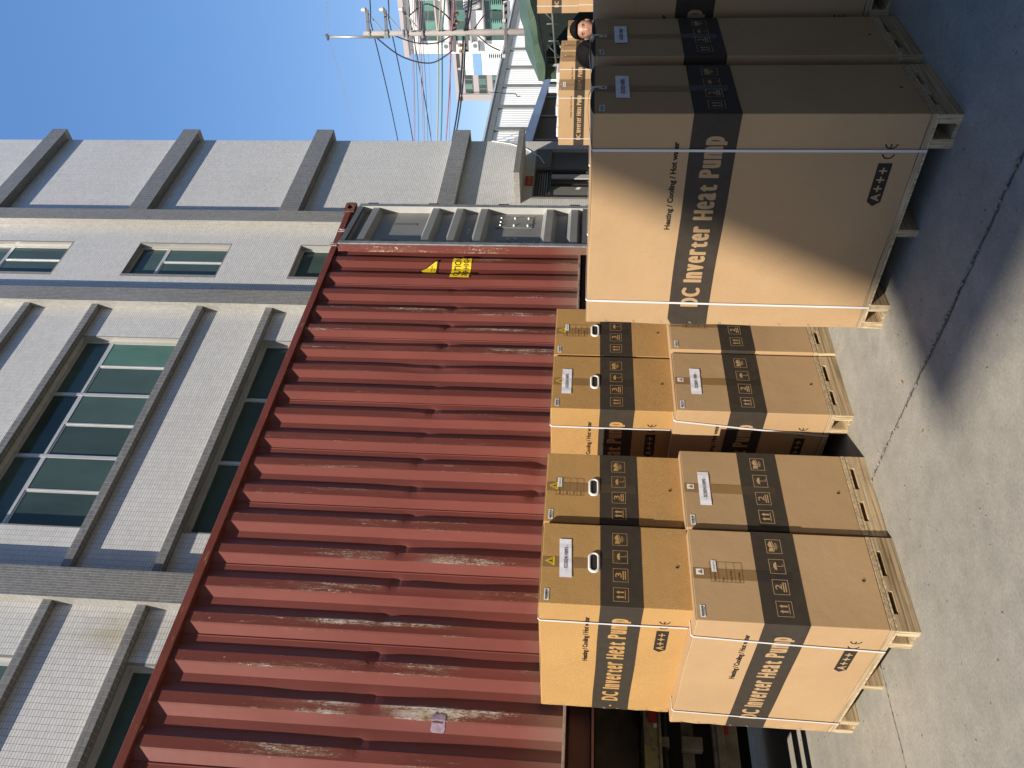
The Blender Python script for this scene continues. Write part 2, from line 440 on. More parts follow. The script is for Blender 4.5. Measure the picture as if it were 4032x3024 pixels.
class Face:
    """a flat face of a box that takes print: u to the right, v up, off outwards"""
    def __init__(s, org, right, up, nrm):
        s.o = Vector(org); s.r = Vector(right); s.u = Vector(up); s.n = Vector(nrm)
    def p(s, u, v, off=0.0): return s.o + u*s.r + v*s.u + off*s.n
    def poly(s, mb, pts, off, m=0): mb.face([s.p(u, v, off) for u, v in pts], m)
    def rect(s, mb, u0, v0, u1, v1, off, m=0): s.poly(mb, [(u0, v0), (u1, v0), (u1, v1), (u0, v1)], off, m)
    def frame(s, mb, u0, v0, u1, v1, w, off, m=0):
        s.rect(mb, u0, v0, u1, v0+w, off, m); s.rect(mb, u0, v1-w, u1, v1, off, m)
        s.rect(mb, u0, v0+w, u0+w, v1-w, off, m); s.rect(mb, u1-w, v0+w, u1, v1-w, off, m)
    def line(s, mb, a, b, w, off, m=0):
        a = Vector(a); b = Vector(b); d = (b-a).normalized(); q = Vector((-d.y, d.x))*w/2
        s.poly(mb, [a-q, b-q, b+q, a+q], off, m)
    def heavy(s, mb, txt, u, v, size, width, bold, off):
        """condensed poster lettering: tall lower case, thick uprights, tight spacing"""
        gap, sp_ = .0055, .030
        gl = [(ch, text_geo(ch, size)) for ch in txt if ch != ' ']
        sx = (width - len(gl)*(2*bold+gap) - txt.count(' ')*sp_) / sum(g[2] for _, g in gl)
        x = 0.0
        for ch in txt:
            if ch == ' ': x += sp_; continue
            vv, ff, w = text_geo(ch, size)
            k = 1.0 if ch.isupper() else (1.10 if ch == 't' else 1.32)
            for q, (dx, dy) in enumerate(((-1, 0), (-.5, 1), (0, -1), (.5, 1), (1, 0), (-.75, -1), (.75, -1))):
                b0 = len(mb.v)
                for a, b in vv:
                    b = b*k if b > 0 else b*.5
                    mb.v.append(tuple(s.p(u + x + bold + a*sx + dx*bold, v + b + dy*.0022, off + q*.00018)))
                for f in ff: mb.f.append([b0+i for i in f]); mb.m.append(0)
            x += w*sx + 2*bold + gap
    def text(s, mb, txt, u, v, size, width=None, weight=0.0, off=0.001, m=0, yscale=1.0, rot=0.0, right_align=False):
        vv, ff, w = text_geo(txt, size, weight)
        sx = (width / w) if (width and w > 0) else 1.0
        if right_align: u -= w*sx
        b = len(mb.v); c, sn = math.cos(rot), math.sin(rot)
        for a, h in vv:
            x, y = a*sx, h*yscale
            mb.v.append(tuple(s.p(u + x*c - y*sn, v + x*sn + y*c, off)))
        for f in ff:
            mb.f.append([b+i for i in f]); mb.m.append(m)

# ------------------------------------------------------------------ ground
g = MB()
g.face([(-600, -600, 0), (1200, -600, 0), (1200, 1200, 0), (-600, 1200, 0)])
ground = struct(obj('ground', g, M_CONC, fix=False))
def joint(p0, p1, w0, w1, mat, z, seed, rough=0.5, n=220):
    rnd = random.Random(seed); mb = MB(); p0 = Vector(p0); p1 = Vector(p1)
    d = (p1-p0); L = d.length; d.normalize(); q = Vector((-d.y, d.x))
    pa = []; pb = []; wob = 0
    for i in range(n+1):
        t = L*i/n; wob = 0.85*wob + rnd.uniform(-1, 1)*0.0035
        w = rnd.uniform(w0, w1)/2
        c = p0 + d*t + q*wob
        pa.append((c + q*w*rnd.uniform(1-rough, 1))); pb.append((c - q*w*rnd.uniform(1-rough, 1)))
    for i in range(n):
        h0 = z + rnd.uniform(0, .004); 
        mb.face([(pa[i].x, pa[i].y, z), (pb[i].x, pb[i].y, z), (pb[i+1].x, pb[i+1].y, z), (pa[i+1].x, pa[i+1].y, z)])
    return obj('expansion_joint', mb, mat, ground, fix=False)
joint((2.84, -1.5), (2.86, 5.2), 0.004, 0.014, M_CRACK, 0.004, 1, n=380)
joint((2.845, -1.5), (2.862, 5.2), 0.004, 0.022, M_JOINT, 0.008, 2, 0.8, n=380)
joint((-1.5, 4.16), (2.84, 4.055), 0.004, 0.012, M_CRACK, 0.004, 3, 0.8, n=300)
joint((2.86, 4.055), (9.0, 4.02), 0.006, 0.014, M_CRACK, 0.004, 4, 0.8)
# rubble caught in the joint
rb = MB(); rnd = random.Random(5)
for i in range(150):
    y = rnd.uniform(1.4, 4.6); x = 2.85 + rnd.gauss(0, .008); r = rnd.uniform(.002, .007)
    rb.obox((x, y, .006 + r*.35), (r, 0, rnd.uniform(-.3, .3)*r), (0, r*rnd.uniform(.5, 1.4), 0), (0, 0, r*.5))
M_RUBBLE = plain('rubble', (0.30, 0.27, 0.21), 0.95, var=0.4, scale=50)
stuff(obj('joint_rubble', rb, M_RUBBLE, ground, fix=False))
rb = MB()
for i in range(260):
    x = rnd.uniform(.9, 3.4); y = rnd.uniform(1.2, 6.0); r = rnd.uniform(.0015, .005)
    rb.obox((x, y, r*.5), (r, r*.2, 0), (-r*.3, r*rnd.uniform(.6, 1.6), 0), (0, 0, r*.6))
gr = stuff(obj('grit', rb, M_RUBBLE, fix=False)); tag(gr, 'loose grit and crumbs scattered on the concrete yard', 'grit')
lf = MB()
for i in range(7):
    c = Vector((rnd.uniform(-.02, .02), 0, 0))
M_LEAF = plain('dry_leaf', (0.38, 0.27, 0.10), 0.8, var=0.3, scale=40)
for k_, (x, y, a) in enumerate(((2.96, 2.88, .4), (2.63, 2.86, 1.7))):
    mb = MB(); c, s_ = math.cos(a), math.sin(a)
    for i in range(6):
        t0, t1 = i/6, (i+1)/6
        w0 = .008*math.sin(math.pi*t0); w1 = .008*math.sin(math.pi*t1); z0 = .004+.006*t0*t0; z1 = .004+.006*t1*t1
        mb.face([(t0*.03, -w0, z0), (t1*.03, -w1, z1), (t1*.03, w1, z1), (t0*.03, w0, z0)])
    o = obj('dry_leaf', mb, M_LEAF, loc=(x, y, 0.002)); o.rotation_euler.z = a
    tag(o, ('tiny dry leaf on the concrete near the tall cartons\' pallet corner', 'tiny dry leaf on the concrete beside the crooked joint')[k_], 'leaf', 'dry leaves on the yard')

# ------------------------------------------------------------------ the tiled factory building
TH = math.atan(0.045)
FB = thing('factory_building', 'pale tiled factory building with grey piers, ledges and green windows behind the container', 'building', (20.6, 10.5, 0), -TH)
TW = 0.25          # wall plane; pier fronts are at 0
fb_matrix = Matrix.Translation((20.6, 10.5, 0)) @ Matrix.Rotation(-TH, 4, 'Z')
def wall_with_holes(mb, s0, s1, z0, z1, t, holes):
    """a wall sheet facing -t cut into rectangles round the openings"""
    ss = sorted({s0, s1, *[a for h in holes for a in h[:2] if s0 < a < s1]})
    zz = sorted({z0, z1, *[a for h in holes for a in h[2:] if z0 < a < z1]})
    for i in range(len(ss)-1):
        for j in range(len(zz)-1):
            cs, cz = (ss[i]+ss[i+1])/2, (zz[j]+zz[j+1])/2
            if any(h[0] < cs < h[1] and h[2] < cz < h[3] for h in holes): continue
            mb.face([(ss[i], t, zz[j]), (ss[i+1], t, zz[j]), (ss[i+1], t, zz[j+1]), (ss[i], t, zz[j+1])])
TILES = {'L': [], 'D': [], 'W': []}     # each: (origin, uvec, vvec, normal, w, h)
def tile_area(kind, org, eu, ev, nrm, U, V, pu, pv, holes=(), gap=0.006):
    nu = max(1, round(U/pu)); nv = max(1, round(V/pv)); pu = U/nu; pv = V/nv
    for i in range(nu):
        for j in range(nv):
            cu, cv = (i+.5)*pu, (j+.5)*pv
            bad = False
            for h in holes:
                if h[0]-pu*.45 < cu < h[1]+pu*.45 and h[2]-pv*.45 < cv < h[3]+pv*.45: bad = True; break
            if not bad:
                TILES[kind].append((org[0]+cu*eu[0]+cv*ev[0], org[1]+cu*eu[1]+cv*ev[1], org[2]+cu*eu[2]+cv*ev[2], eu, ev, nrm, (pu-gap)/2, (pv-gap)/2))
E1, E2, E3 = (1, 0, 0), (0, 1, 0), (0, 0, 1); NT_, NS_ = (0, -1, 0), (-1, 0, 0)
ZTOP = 21.0
win_W = [(-6.24, -5.06, z, z+2.36) for z in (6.22, 10.38, 14.54, 18.2)]
win_L = [(-13.25, -8.43, z, z+2.35) for z in (6.18, 10.33, 14.48)]
win_LL = [(-20.5, -15.66, z, z+2.35) for z in (6.18, 10.33, 14.48)]
door_hole = [(-2.86, -0.54, 0, 2.97)]
secs = (('R', -3.95, -0.13, door_hole, 1.2), ('W', -7.04, -4.41, win_W, 6.0), ('L', -14.17, -7.51, win_L, 6.0), ('LL', -21.5, -14.72, win_LL, 6.0))
walls = {}
for nm, s0, s1, holes, zt in secs:
    mb = MB(); wall_with_holes(mb, s0, s1, 0, ZTOP, TW, holes)
    walls[nm] = obj('wall', mb, M_GROUTL, FB, fix=False)
    lz = zt
    hh = [(h[0]-s0, h[1]-s0, h[2]-lz, h[3]-lz) for h in holes]
    tile_area('L', (s0, TW, lz), E1, E3, NT_, s1-s0, ZTOP-lz, 0.100, 0.050, hh)
# building body behind
mb = MB(); mb.box(-21.6, .72, 0, -0.14, 12, ZTOP-.02); mb.box(-0.145, TW+.004, 0, -0.13, 12, ZTOP-.03)
mb.box(-21.5, TW+.004, ZTOP-.02, -.13, 12, ZTOP)
obj('building_core', mb, M_PLAST, FB)
mb = MB(); mb.face([(-0.128, TW, 0), (-0.128, 12, 0), (-0.128, 12, ZTOP), (-0.128, TW, ZTOP)]); obj('end_wall', mb, M_GROUTL, FB, fix=False)
piers = []
for s0, s1 in ((-4.41, -3.95), (-7.51, -7.04), (-14.72, -14.17)):
    mb = MB(); mb.box(s0, 0.0, 0, s1, TW+.3, ZTOP)
    piers.append(obj('pier', mb, M_GROUTD, FB))
    tile_area('D', (s0, 0, 6.0), E1, E3, NT_, s1-s0, ZTOP-6, 0.046, 0.092, gap=0.0085)
    tile_area('W', (s0, TW, 6.0), (0, -1, 0), E3, NS_, TW, ZTOP-6, 0.05, 0.1, gap=0.007)
for z1, z0 in ((17.52, 17.06), (13.44, 12.94), (9.41, 8.91), (5.38, 4.92)):
    mb = MB(); mb.box(-3.952, 0.0, z0, 0.05, TW+.02, z1); mb.box(-0.13, TW+.02, z0, 0.05, 2.5, z1)
    obj('ledge', mb, M_GROUTD, FB)
    tile_area('D', (-3.95, 0, z0), E1, E3, NT_, 4.0, z1-z0, 0.100, 0.05, gap=0.006)
    tile_area('D', (-3.95, TW, z0), E1, (0, -1, 0), (0, 0, -1), 3.82, TW, 0.100, 0.05, gap=0.006)
for (sa, sb) in ((-14.172, -7.508), (-21.5, -14.718)):
    for z1 in (18.63, 16.98, 14.48, 12.83, 10.33, 8.71, 6.18):
        z0 = z1 - 0.155
        mb = MB(); mb.box(sa, 0.10, z0, sb, TW+.12, z1)
        obj('ledge', mb, M_GROUTD, FB)
        tile_area('D', (sa, .10, z0), E1, E3, NT_, sb-sa, z1-z0, 0.100, 0.0775, gap=0.007)
        tile_area('D', (sa, TW, z0), E1, (0, -1, 0), (0, 0, -1), sb-sa, .15, 0.100, 0.075, gap=0.007)
# tiles: a raised slab each; the 300 that show largest are objects, the rest is one part
M_T = {'L': M_TILEL, 'D': M_TILED, 'W': M_TILEW}
def proj_px(p):
    d = Vector(p) - Vector((0, 0, CAM_H)); w = d.dot(FWD)
    return (CAM_F*d.dot(R2)/w, -CAM_F*d.dot(U2)/w, w)
single = []
for kd, lst in TILES.items():
    for i, t in enumerate(lst):
        if t[2] < 8.62 or t[0] > -13.2 or t[5] != NT_: continue
        wp = fb_matrix @ Vector(t[:3]); u, v, w = proj_px(wp)
        if abs(u) < 1500 and abs(v) < 2000: single.append((w, kd, i))
single.sort(); single = single[:300]
picked = {(kd, i) for _, kd, i in single}
TH_T = 0.0022
tile_mesh = {}
for w, kd, i in single:
    x, y, z, eu, ev, nr, hu, hv = TILES[kd][i]
    key = (kd, round(hu, 4), round(hv, 4))
    if key not in tile_mesh:
        mb = MB(); mb.box(-hu, -TH_T, -hv, hu, 0.001, hv); tile_mesh[key] = mb.mesh('tile', M_T[kd])
    if kd == 'L': par = walls['LL'] if x < -14.7 else walls['L']
    else: par = piers[2]
    o = link('tile', tile_mesh[key], par, (x + random.uniform(-.0006, .0006), y - random.uniform(0, .0008), z + random.uniform(-.0006, .0006)))
for kd, lst in TILES.items():
    use = [t for i, t in enumerate(lst) if (kd, i) not in picked]
    n = len(use)
    c = np.array([t[:3] for t in use]); eu = np.array([t[3] for t in use], float); ev = np.array([t[4] for t in use], float); nr = np.array([t[5] for t in use], float)
    hu = np.array([t[6] for t in use])[:, None]; hv = np.array([t[7] for t in use])[:, None]
    rs = np.random.RandomState(3)
    th = TH_T + rs.uniform(-.0004, .0004, (n, 1))
    tl = rs.normal(0, .00025, (n, 4, 1))
    V = np.empty((n, 8, 3))
    for q, (a, b) in enumerate(((-1, -1), (1, -1), (1, 1), (-1, 1))):
        V[:, q] = c + a*hu*eu + b*hv*ev
        V[:, q+4] = V[:, q] + nr*(th + tl[:, q])
    F = np.array([[4, 5, 6, 7], [0, 1, 5, 4], [1, 2, 6, 5], [2, 3, 7, 6], [3, 0, 4, 7]])
    flip = np.einsum('ij,ij->i', np.cross(eu, ev), nr) < 0
    FF = (np.arange(n)[:, None, None]*8 + F[None]).copy()
    FF[flip] = FF[flip][:, :, ::-1]
    me = bpy.data.meshes.new('tiles')
    me.vertices.add(n*8); me.vertices.foreach_set('co', V.reshape(-1))
    nf = n*5
    me.loops.add(nf*4); me.loops.foreach_set('vertex_index', FF.reshape(-1).astype(np.int32))
    me.polygons.add(nf); me.polygons.foreach_set('loop_start', np.arange(nf, dtype=np.int32)*4)
    me.materials.append(M_T[kd]); me.update(calc_edges=True); me.validate(); me.shade_flat()
    stuff(link('tiles', me, FB))
# windows
def window(par, s0, s1, z0, z1, tran, muls, sash, curtain=None):
    """thing > window > frame, panes"""
    t = TW + .16
    mb = MB()
    mb.box(s0, t-.03, z0, s0+.05, t+.05, z1); mb.box(s1-.05, t-.03, z0, s1, t+.05, z1)
    mb.box(s0+.05, t-.03, z1-.05, s1-.05, t+.05, z1); mb.box(s0+.05, t-.03, z0, s1-.05, t+.05, z0+.05)
    fr = obj('window', mb, M_FRAME, par)
    # reveal
    mb = MB()
    mb.box(s1, TW, z0, s1+.004, t+.3, z1); mb.box(s0-.004, TW, z0, s0, t+.3, z1); mb.box(s0, TW+.002, z1, s1, t+.3, z1+.004)
    obj('reveal', mb, M_TILEW, fr)
    mb = MB(); mb.box(s0+.05, t-.028, tran-.03, s1-.05, t+.04, tran+.03); obj('transom', mb, M_FRAME, fr)
    for m_ in muls:
        mb = MB(); mb.box(m_-.035, t-.035, z0+.05, m_+.035, t+.04, z1-.05); obj('mullion', mb, M_FRAME, fr)
    ed = sorted([s0+.05] + list(muls) + [s1-.05])
    for i in range(len(ed)-1):
        a, b = ed[i], ed[i+1]
        mb = MB(); mb.box(a, t+.005, tran+.03, b, t+.012, z1-.05); obj('pane', mb, M_GLASS, fr)
        mid = [q for q in sash if a < q < b]
        e2 = sorted([a] + mid + [b])
        for j in range(len(e2)-1):
            off = 0.0 if j % 2 == 0 else -.018
            mb = MB(); c, d = e2[j], e2[j+1]
            mb.box(c+.002, t-.012+off, z0+.05, c+.032, t+.018+off, tran-.03); mb.box(d-.03, t-.012+off, z0+.05, d-.002, t+.018+off, tran-.03)
            mb.box(c+.032, t-.012+off, tran-.065, d-.03, t+.018+off, tran-.03); mb.box(c+.032, t-.012+off, z0+.05, d-.03, t+.018+off, z0+.09)
            obj('sash', mb, M_FRAME, fr)
            gm = M_GLASSL if (curtain and abs((c+d)/2-curtain) < .45) else M_GLASS
            mb = MB(); mb.box(c+.03, t-.001+off, z0+.09, d-.03, t+.004+off, tran-.065); obj('pane', mb, gm, fr)
    # dim room behind the opening
    mb = MB(); mb.box(s0-.004, t+.28, z0, s1+.004, t+.30, z1); obj('room_back', mb, M_LOUVRE, fr)
for h in win_W: window(FB, h[0], h[1], h[2], h[3], h[2]+1.64, [], [-5.62])
for k_, h in enumerate(win_L): window(FB, h[0], h[1], h[2]-.002, h[3], h[2]+1.71, [-10.02, -11.63], [-9.2, -10.82, -12.43], curtain=-8.8 if k_ == 1 else None)
for h in win_LL[:2]: window(FB, h[0], h[1], h[2]-.002, h[3], h[2]+1.71, [-17.25, -18.85], [-16.45, -18.05, -19.65])
# entrance: canopy, sign, louvre, glass door
mb = MB(); mb.box(-3.17, -.66, 3.27, -1.0, TW, 3.42); cano = obj('canopy', mb, M_GROUTD, FB)
for kd, org, eu, ev, nr, U, V, a in (('D', (-3.17, -.66, 3.27), E1, E3, NT_, 2.17, .15, 1), ('W', (-3.17, TW, 3.27), (0, -1, 0), E3, NS_, .91, .15, 1)):
    nu, nv = round(U/.1), 3
    for i in range(nu):
        for j in range(nv):
            cu, cv = (i+.5)*U/nu, (j+.5)*V/nv
            p = [org[q] + cu*eu[q] + cv*ev[q] for q in range(3)]
            mb = MB(); hu, hv = U/nu/2-.003, V/nv/2-.003
            mb.obox(p, [hu*q for q in eu], [hv*q for q in ev], [.004*q for q in nr])
            obj('tile', mb, M_T[kd], cano)
mb = MB(); mb.box(-2.86, TW+.12, 0, -2.82, TW+.32, 2.97); mb.box(-1.46, TW+.12, 0, -1.40, TW+.3, 2.97); mb.box(-2.82, TW+.12, 2.91, -1.46, TW+.3, 2.97); mb.box(-2.82, TW+.12, 2.53, -1.46, TW+.3, 2.6)
dr = obj('door', mb, M_FRAMED, FB)
mb = MB(); mb.box(-2.865, TW, 0, -2.861, TW+.5, 2.97); mb.box(-.54, TW, 0, -.535, TW+.5, 2.97); mb.box(-2.86, TW, 2.97, -.54, TW+.5, 2.975); obj('door_reveal', mb, M_TILEW, FB)
mb = MB(); mb.box(-2.82, TW+.26, 0, -1.46, TW+.30, 2.53); 
mb = MB(); mb.box(-2.82, TW+.16, 0, -2.15, TW+.175, 2.53); obj('pane', mb, M_GLASSD, dr)
mb = MB(); mb.box(-2.13, TW+.30, 0, -1.78, TW+.32, 2.53); obj('pane', mb, M_LOUVRE, dr)
mb = MB(); mb.box(-1.78, TW+.13, 0, -1.6, TW+.17, 2.53); obj('door_leaf_edge', mb, M_FRAME, dr)
for i in range(5):
    z = 2.63 + i*.062
    mb = MB(); mb.prism([(-2.82, TW+.15, z), (-2.82, TW+.21, z+.035), (-2.82, TW+.215, z+.045), (-2.82, TW+.155, z+.01)], (1.36, 0, 0)); obj('louvre_slat', mb, M_FRAME, dr)
mb = MB(); mb.box(-2.82, TW+.29, 2.6, -1.46, TW+.31, 2.91); obj('louvre_back', mb, M_LOUVRE, dr)
mb = MB(); mb.box(-1.40, TW+.10, 0, -.54, TW+.12, 2.56); sp_ = obj('side_panel', mb, M_GLASSD, FB)
mb = MB(); mb.box(-1.40, TW+.02, 2.56, -.54, TW+.12, 2.97); obj('side_panel_head', mb, M_TILED, FB)
mb = MB(); mb.box(-2.37, TW-.03, 3.01, -1.94, TW-.012, 3.215); sg = obj('door_sign', mb, M_REDSIGN, FB)
f = Face((-2.37, TW-.0305, 3.01), (1, 0, 0), (0, 0, 1), (0, -1, 0)); mb = MB()
f.text(mb, '出入平安', .03, .055, .1, width=.37, off=.001); flat('sign_lettering', mb, M_GOLD, sg)
# white paper stuck on the door glass
mb = MB(); mb.face([(-2.28, TW+.157, 1.78), (-2.18, TW+.157, 1.72), (-2.16, TW+.157, 1.82), (-2.27, TW+.157, 1.88)]); obj('paper_notice', mb, M_LABEL, dr)
mb = MB(); mb.path([(-.15, TW-.02, 4.3), (-.3, TW-.02, 3.75), (-.55, TW-.02, 3.3), (-.95, TW-.02, 2.9), (-1.3, TW-.02, 2.75)], .012, 6); obj('wall_cable', mb, M_LABEL, FB)

# ------------------------------------------------------------------ building on the near side of the yard, out of view, whose roof edge shades the tall cartons
NB = thing('opposite_building', 'plain rendered factory block with a roof canopy on the near side of the yard', 'building', (0, 0, 0))
H_NB = 20.0; xe = 2.60 - H_NB*1.0/0.955; ye = 2.75 - H_NB*0.435/0.955
mb = MB(); mb.box(xe+2.0, ye-14, 0, 40, ye-.8, H_NB+1.5); obj('wall', mb, M_PLAST, NB)
mb = MB(); mb.box(-3.0, ye-.79, 0, 40, -3.0, 8.2); obj('sky_blocker', mb, M_PLAST, NB)  # unseen low block added to darken the carton ends facing it
mb = MB(); mb.box(-3.1, -3.15, 8.2, 40, -2.95, 8.5); obj('sky_blocker_parapet', mb, M_PLAST, NB)
mb = MB(); mb.box(xe, ye-14, H_NB-.12, xe+1.998, ye, H_NB); mb.box(xe+2.0, ye-.798, H_NB-.12, 40.1, ye, H_NB); obj('canopy_roof', mb, M_PLAST, NB)
for i in range(9):
    x = xe + 4.6 + i*4.6
    for z in (9.6, 13.2, 16.6):
        mb = MB(); mb.box(x, ye-.82, z, x+2.2, ye-.79, z+1.9); w_ = obj('window', mb, M_GLASS, NB)
        mb = MB(); mb.box(x-.06, ye-.79, z-.08, x+2.26, ye-.7, z-.002); obj('sill', mb, M_PLAST, w_)

# ------------------------------------------------------------------ shipping container
CX0, CX1 = 0.72, 7.62            # front and rear end
YI, YO = 4.877, 4.841            # inner and outer flats of the side corrugation
CZ0, CZ1, CLIP = 1.50, 4.375, 1.686
CT = thing('shipping_container', 'scratched red corrugated shipping container on a trailer with its grey door folded back', 'container', (0, 0, 0))
PITCH, XT = 0.278, 6.537
def prof_breaks():
    b = []
    for i in range(-4, 30):
        x = XT - PITCH*i
        b += [(x, YI), (x+.068, YO), (x+.140, YO), (x+.208, YI)]
    return sorted(q for q in b if CX0+.12 < q[0] < CX1-.16)
PB = prof_breaks()
PBX = np.array([q[0] for q in PB]); PBY = np.array([q[1] for q in PB])
# dents: (x centre, z centre, rx, rz, depth)
rnd = random.Random(11)
DENT = []
for i in range(26):
    x = XT - PITCH*i
    DENT.append((x+.17, 2.93 + rnd.uniform(-.03, .03), .05, .045, .016*rnd.uniform(.5, 1.3)))
    DENT.append((x+.11, 2.2 + rnd.uniform(-.3, 1.3), .10, rnd.uniform(.15, .4), .012*rnd.uniform(-.3, 1.0)))
    DENT.append((x+.10, 2.95 + rnd.uniform(-.1, .1), .09, .28, .010*rnd.uniform(0, 1.2)))
DENT += [(3.9, 1.95, .12, .10, .02), (3.65, 1.98, .06, .06, .02)]
def side_y(x, z):
    y = np.interp(x, PBX, PBY)
    for (a, b, rx, rz, d) in DENT:
        q = ((x-a)/rx)**2 + ((z-b)/rz)**2
        if q < 6: y += d*math.exp(-q)
    # slight bow of each sheet
    return y + 0.004*math.sin(x*2.1)*math.sin((z-1.7)*1.2)
xs = []
for i in range(len(PB)-1):
    a, b = PB[i][0], PB[i+1][0]
    xs += list(np.linspace(a, b, 4)[:-1])
xs.append(PB[-1][0]); xs = [CX0+.1] + xs + [CX1-.14]
zs = list(np.linspace(CLIP+.004, CZ1-.03, 76))
mb = MB(); nz = len(zs)
for x in xs:
    for z in zs: mb.v.append((x, float(side_y(x, z)), z))
for i in range(len(xs)-1):
    for j in range(nz-1):
        a = i*nz+j; mb.f.append([a, a+nz, a+nz+1, a+1]); mb.m.append(0)
side = obj('side_panel', mb, M_CONT, CT, fix=False)
# weld seams between sheets
for i in (1, 4, 7, 9, 11, 13, 15, 18):
    x = XT - PITCH*i - .012
    mb = MB(); mb.path([(x, side_y(x, z)-.001, z) for z in np.linspace(CLIP+.03, CZ1-.08, 24)], .0035, 5); obj('weld_seam', mb, M_CONT, side)
mb = MB(); mb.box(CX0, 4.822, 4.300, CX1-.12, 4.885, 4.368); obj('top_rail', mb, M_RAIL, CT, bevel=.006)
M_LIP = plain('worn_lip', (0.34, 0.25, 0.21), 0.5, var=0.35, scale=14)
mb = MB(); mb.box(CX0+.1, 4.815, CLIP-.016, CX1-.14, 4.96, CLIP+.003); obj('bottom_lip', mb, M_LIP, CT, bevel=.003)
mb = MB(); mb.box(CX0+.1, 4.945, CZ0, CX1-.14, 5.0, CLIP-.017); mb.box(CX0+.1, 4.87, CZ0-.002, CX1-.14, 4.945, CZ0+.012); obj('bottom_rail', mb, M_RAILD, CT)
YB = 7.27
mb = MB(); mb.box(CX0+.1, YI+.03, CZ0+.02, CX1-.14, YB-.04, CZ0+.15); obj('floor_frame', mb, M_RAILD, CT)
mb = MB()
nroof = 24
for i in range(nroof):
    a = CX0+.1 + (CX1-CX0-.25)*i/nroof; b = CX0+.1 + (CX1-CX0-.25)*(i+1)/nroof; m_ = (a+b)/2
    mb.box(a, 4.89, 4.34, m_, YB-.07, 4.358); mb.box(m_, 4.89, 4.325, b, YB-.07, 4.343)
obj('roof', mb, M_RAIL, CT)
mb = MB(); mb.box(CX0+.1, YB-.06, CZ0+.15, CX1-.14, YB-.02, 4.34); obj('far_side_panel', mb, M_CONT, CT)
mb = MB(); mb.box(CX0+.02, YI+.03, CZ0+.15, CX0+.08, YB-.06, 4.34); obj('front_panel', mb, M_CONT, CT)
for x0, x1 in ((CX0, CX0+.11), (CX1-.15, CX1)):
    for y0, y1 in ((4.825, 4.96), (YB-.13, YB)):
        mb = MB(); mb.box(x0, y0, CZ0+.12, x1, y1, CZ1-.12); obj('corner_post', mb, M_RAIL, CT, bevel=.008)
def casting(x0, y0, z0, sx):
    mb = MB(); L, Wd, H = .178, .162, .118
    mb.box(x0, y0+.03, z0, x0+L, y0+Wd, z0+H)
    # outer face plate with an oblong opening
    c = (x0+L*.5, z0+H*.5); n = 20; outer = []; inner = []
    for i in range(n):
        w = 2*math.pi*i/n; cx, cz = math.cos(w), math.sin(w)
        k_ = 1/max(abs(cx)/(L/2), abs(cz)/(H/2)); outer.append((c[0]+cx*k_, c[1]+cz*k_))
        inner.append((c[0]+cx*.045, c[1]+cz*.028))
    for i in range(n):
        j = (i+1) % n
        mb.face([(outer[i][0], y0, outer[i][1]), (outer[j][0], y0, outer[j][1]), (inner[j][0], y0, inner[j][1]), (inner[i][0], y0, inner[i][1])])
        mb.face([(inner[i][0], y0, inner[i][1]), (inner[j][0], y0, inner[j][1]), (inner[j][0], y0+.03, inner[j][1]), (inner[i][0], y0+.03, inner[i][1])])
        mb.face([(outer[i][0], y0, outer[i][1]), (outer[j][0], y0, outer[j][1]), (outer[j][0], y0+.03, outer[j][1]), (outer[i][0], y0+.03, outer[i][1])])
    o = obj('corner_casting', mb, M_RUST, CT, fix=True)
    mb = MB(); mb.box(c[0]-.045, y0+.0285, c[1]-.028, c[0]+.045, y0+.0295, c[1]+.028); obj('casting_hole', mb, M_HOLE, o)
for x in (CX0, CX1-.1):
    casting(x, 4.815, CZ1-.10, 1); casting(x, 4.815, CZ0, 1); 
# stickers follow the corrugation
def on_side(mb, off=0.003):
    """cut flat (x,z) print at the folds and lay it on the corrugated sheet"""
    me = bpy.data.meshes.new('print'); me.from_pydata(mb.v, [], mb.f)
    bm = bmesh.new(); bm.from_mesh(me)
    x0 = min(v.co.x for v in bm.verts); x1 = max(v.co.x for v in bm.verts)
    cuts = [q for q in PBX if x0 < q < x1]
    for q in cuts:
        bmesh.ops.bisect_plane(bm, geom=bm.verts[:]+bm.edges[:]+bm.faces[:], plane_co=(q, 0, 0), plane_no=(1, 0, 0))
    for v in bm.verts: v.co.y = float(np.interp(v.co.x, PBX, PBY)) - off + .004*math.sin(v.co.x*2.1)*math.sin((v.co.z-1.7)*1.2)
    bm.normal_update(); bm.to_mesh(me); bm.free()
    for i in mb.m: pass
    return me
def sticker(name, mb, mat, off, parent):
    me = on_side(mb, off); me.materials.append(mat); return link(name, me, parent)
fs = Face((0, 0, 0), (1, 0, 0), (0, 0, 1), (0, -1, 0))
mb = MB(); fs.poly(mb, [(6.350, 2.807), (6.690, 2.808), (6.690, 3.004), (6.662, 3.000), (6.655, 3.008), (6.42, 3.008), (6.40, 3.002), (6.352, 3.008)], 0)
cs = sticker('caution_sticker', mb, M_CAUT, .003, side)
mb = MB()
fs.text(mb, 'CAUTION', 6.372, 2.915, .095, width=.305, weight=.0015, off=0)
fs.text(mb, '2.9', 6.372, 2.835, .075, width=.075, weight=.001, off=0)
fs.text(mb, '9', 6.470, 2.835, .075, width=.034, weight=.001, off=0)
fs.text(mb, '1', 6.510, 2.872, .04, off=0); fs.text(mb, '2', 6.508, 2.825, .04, off=0); fs.rect(mb, 6.506, 2.859, 6.528, 2.863, 0)
fs.text(mb, 'HIGH', 6.536, 2.835, .075, width=.142, weight=.001, off=0)
sticker('caution_lettering', mb, M_CAUTK, .0045, cs)
mb = MB(); fs.poly(mb, [(6.445, 3.155), (6.646, 3.152), (6.645, 3.166), (6.487, 3.348), (6.462, 3.315)], 0)
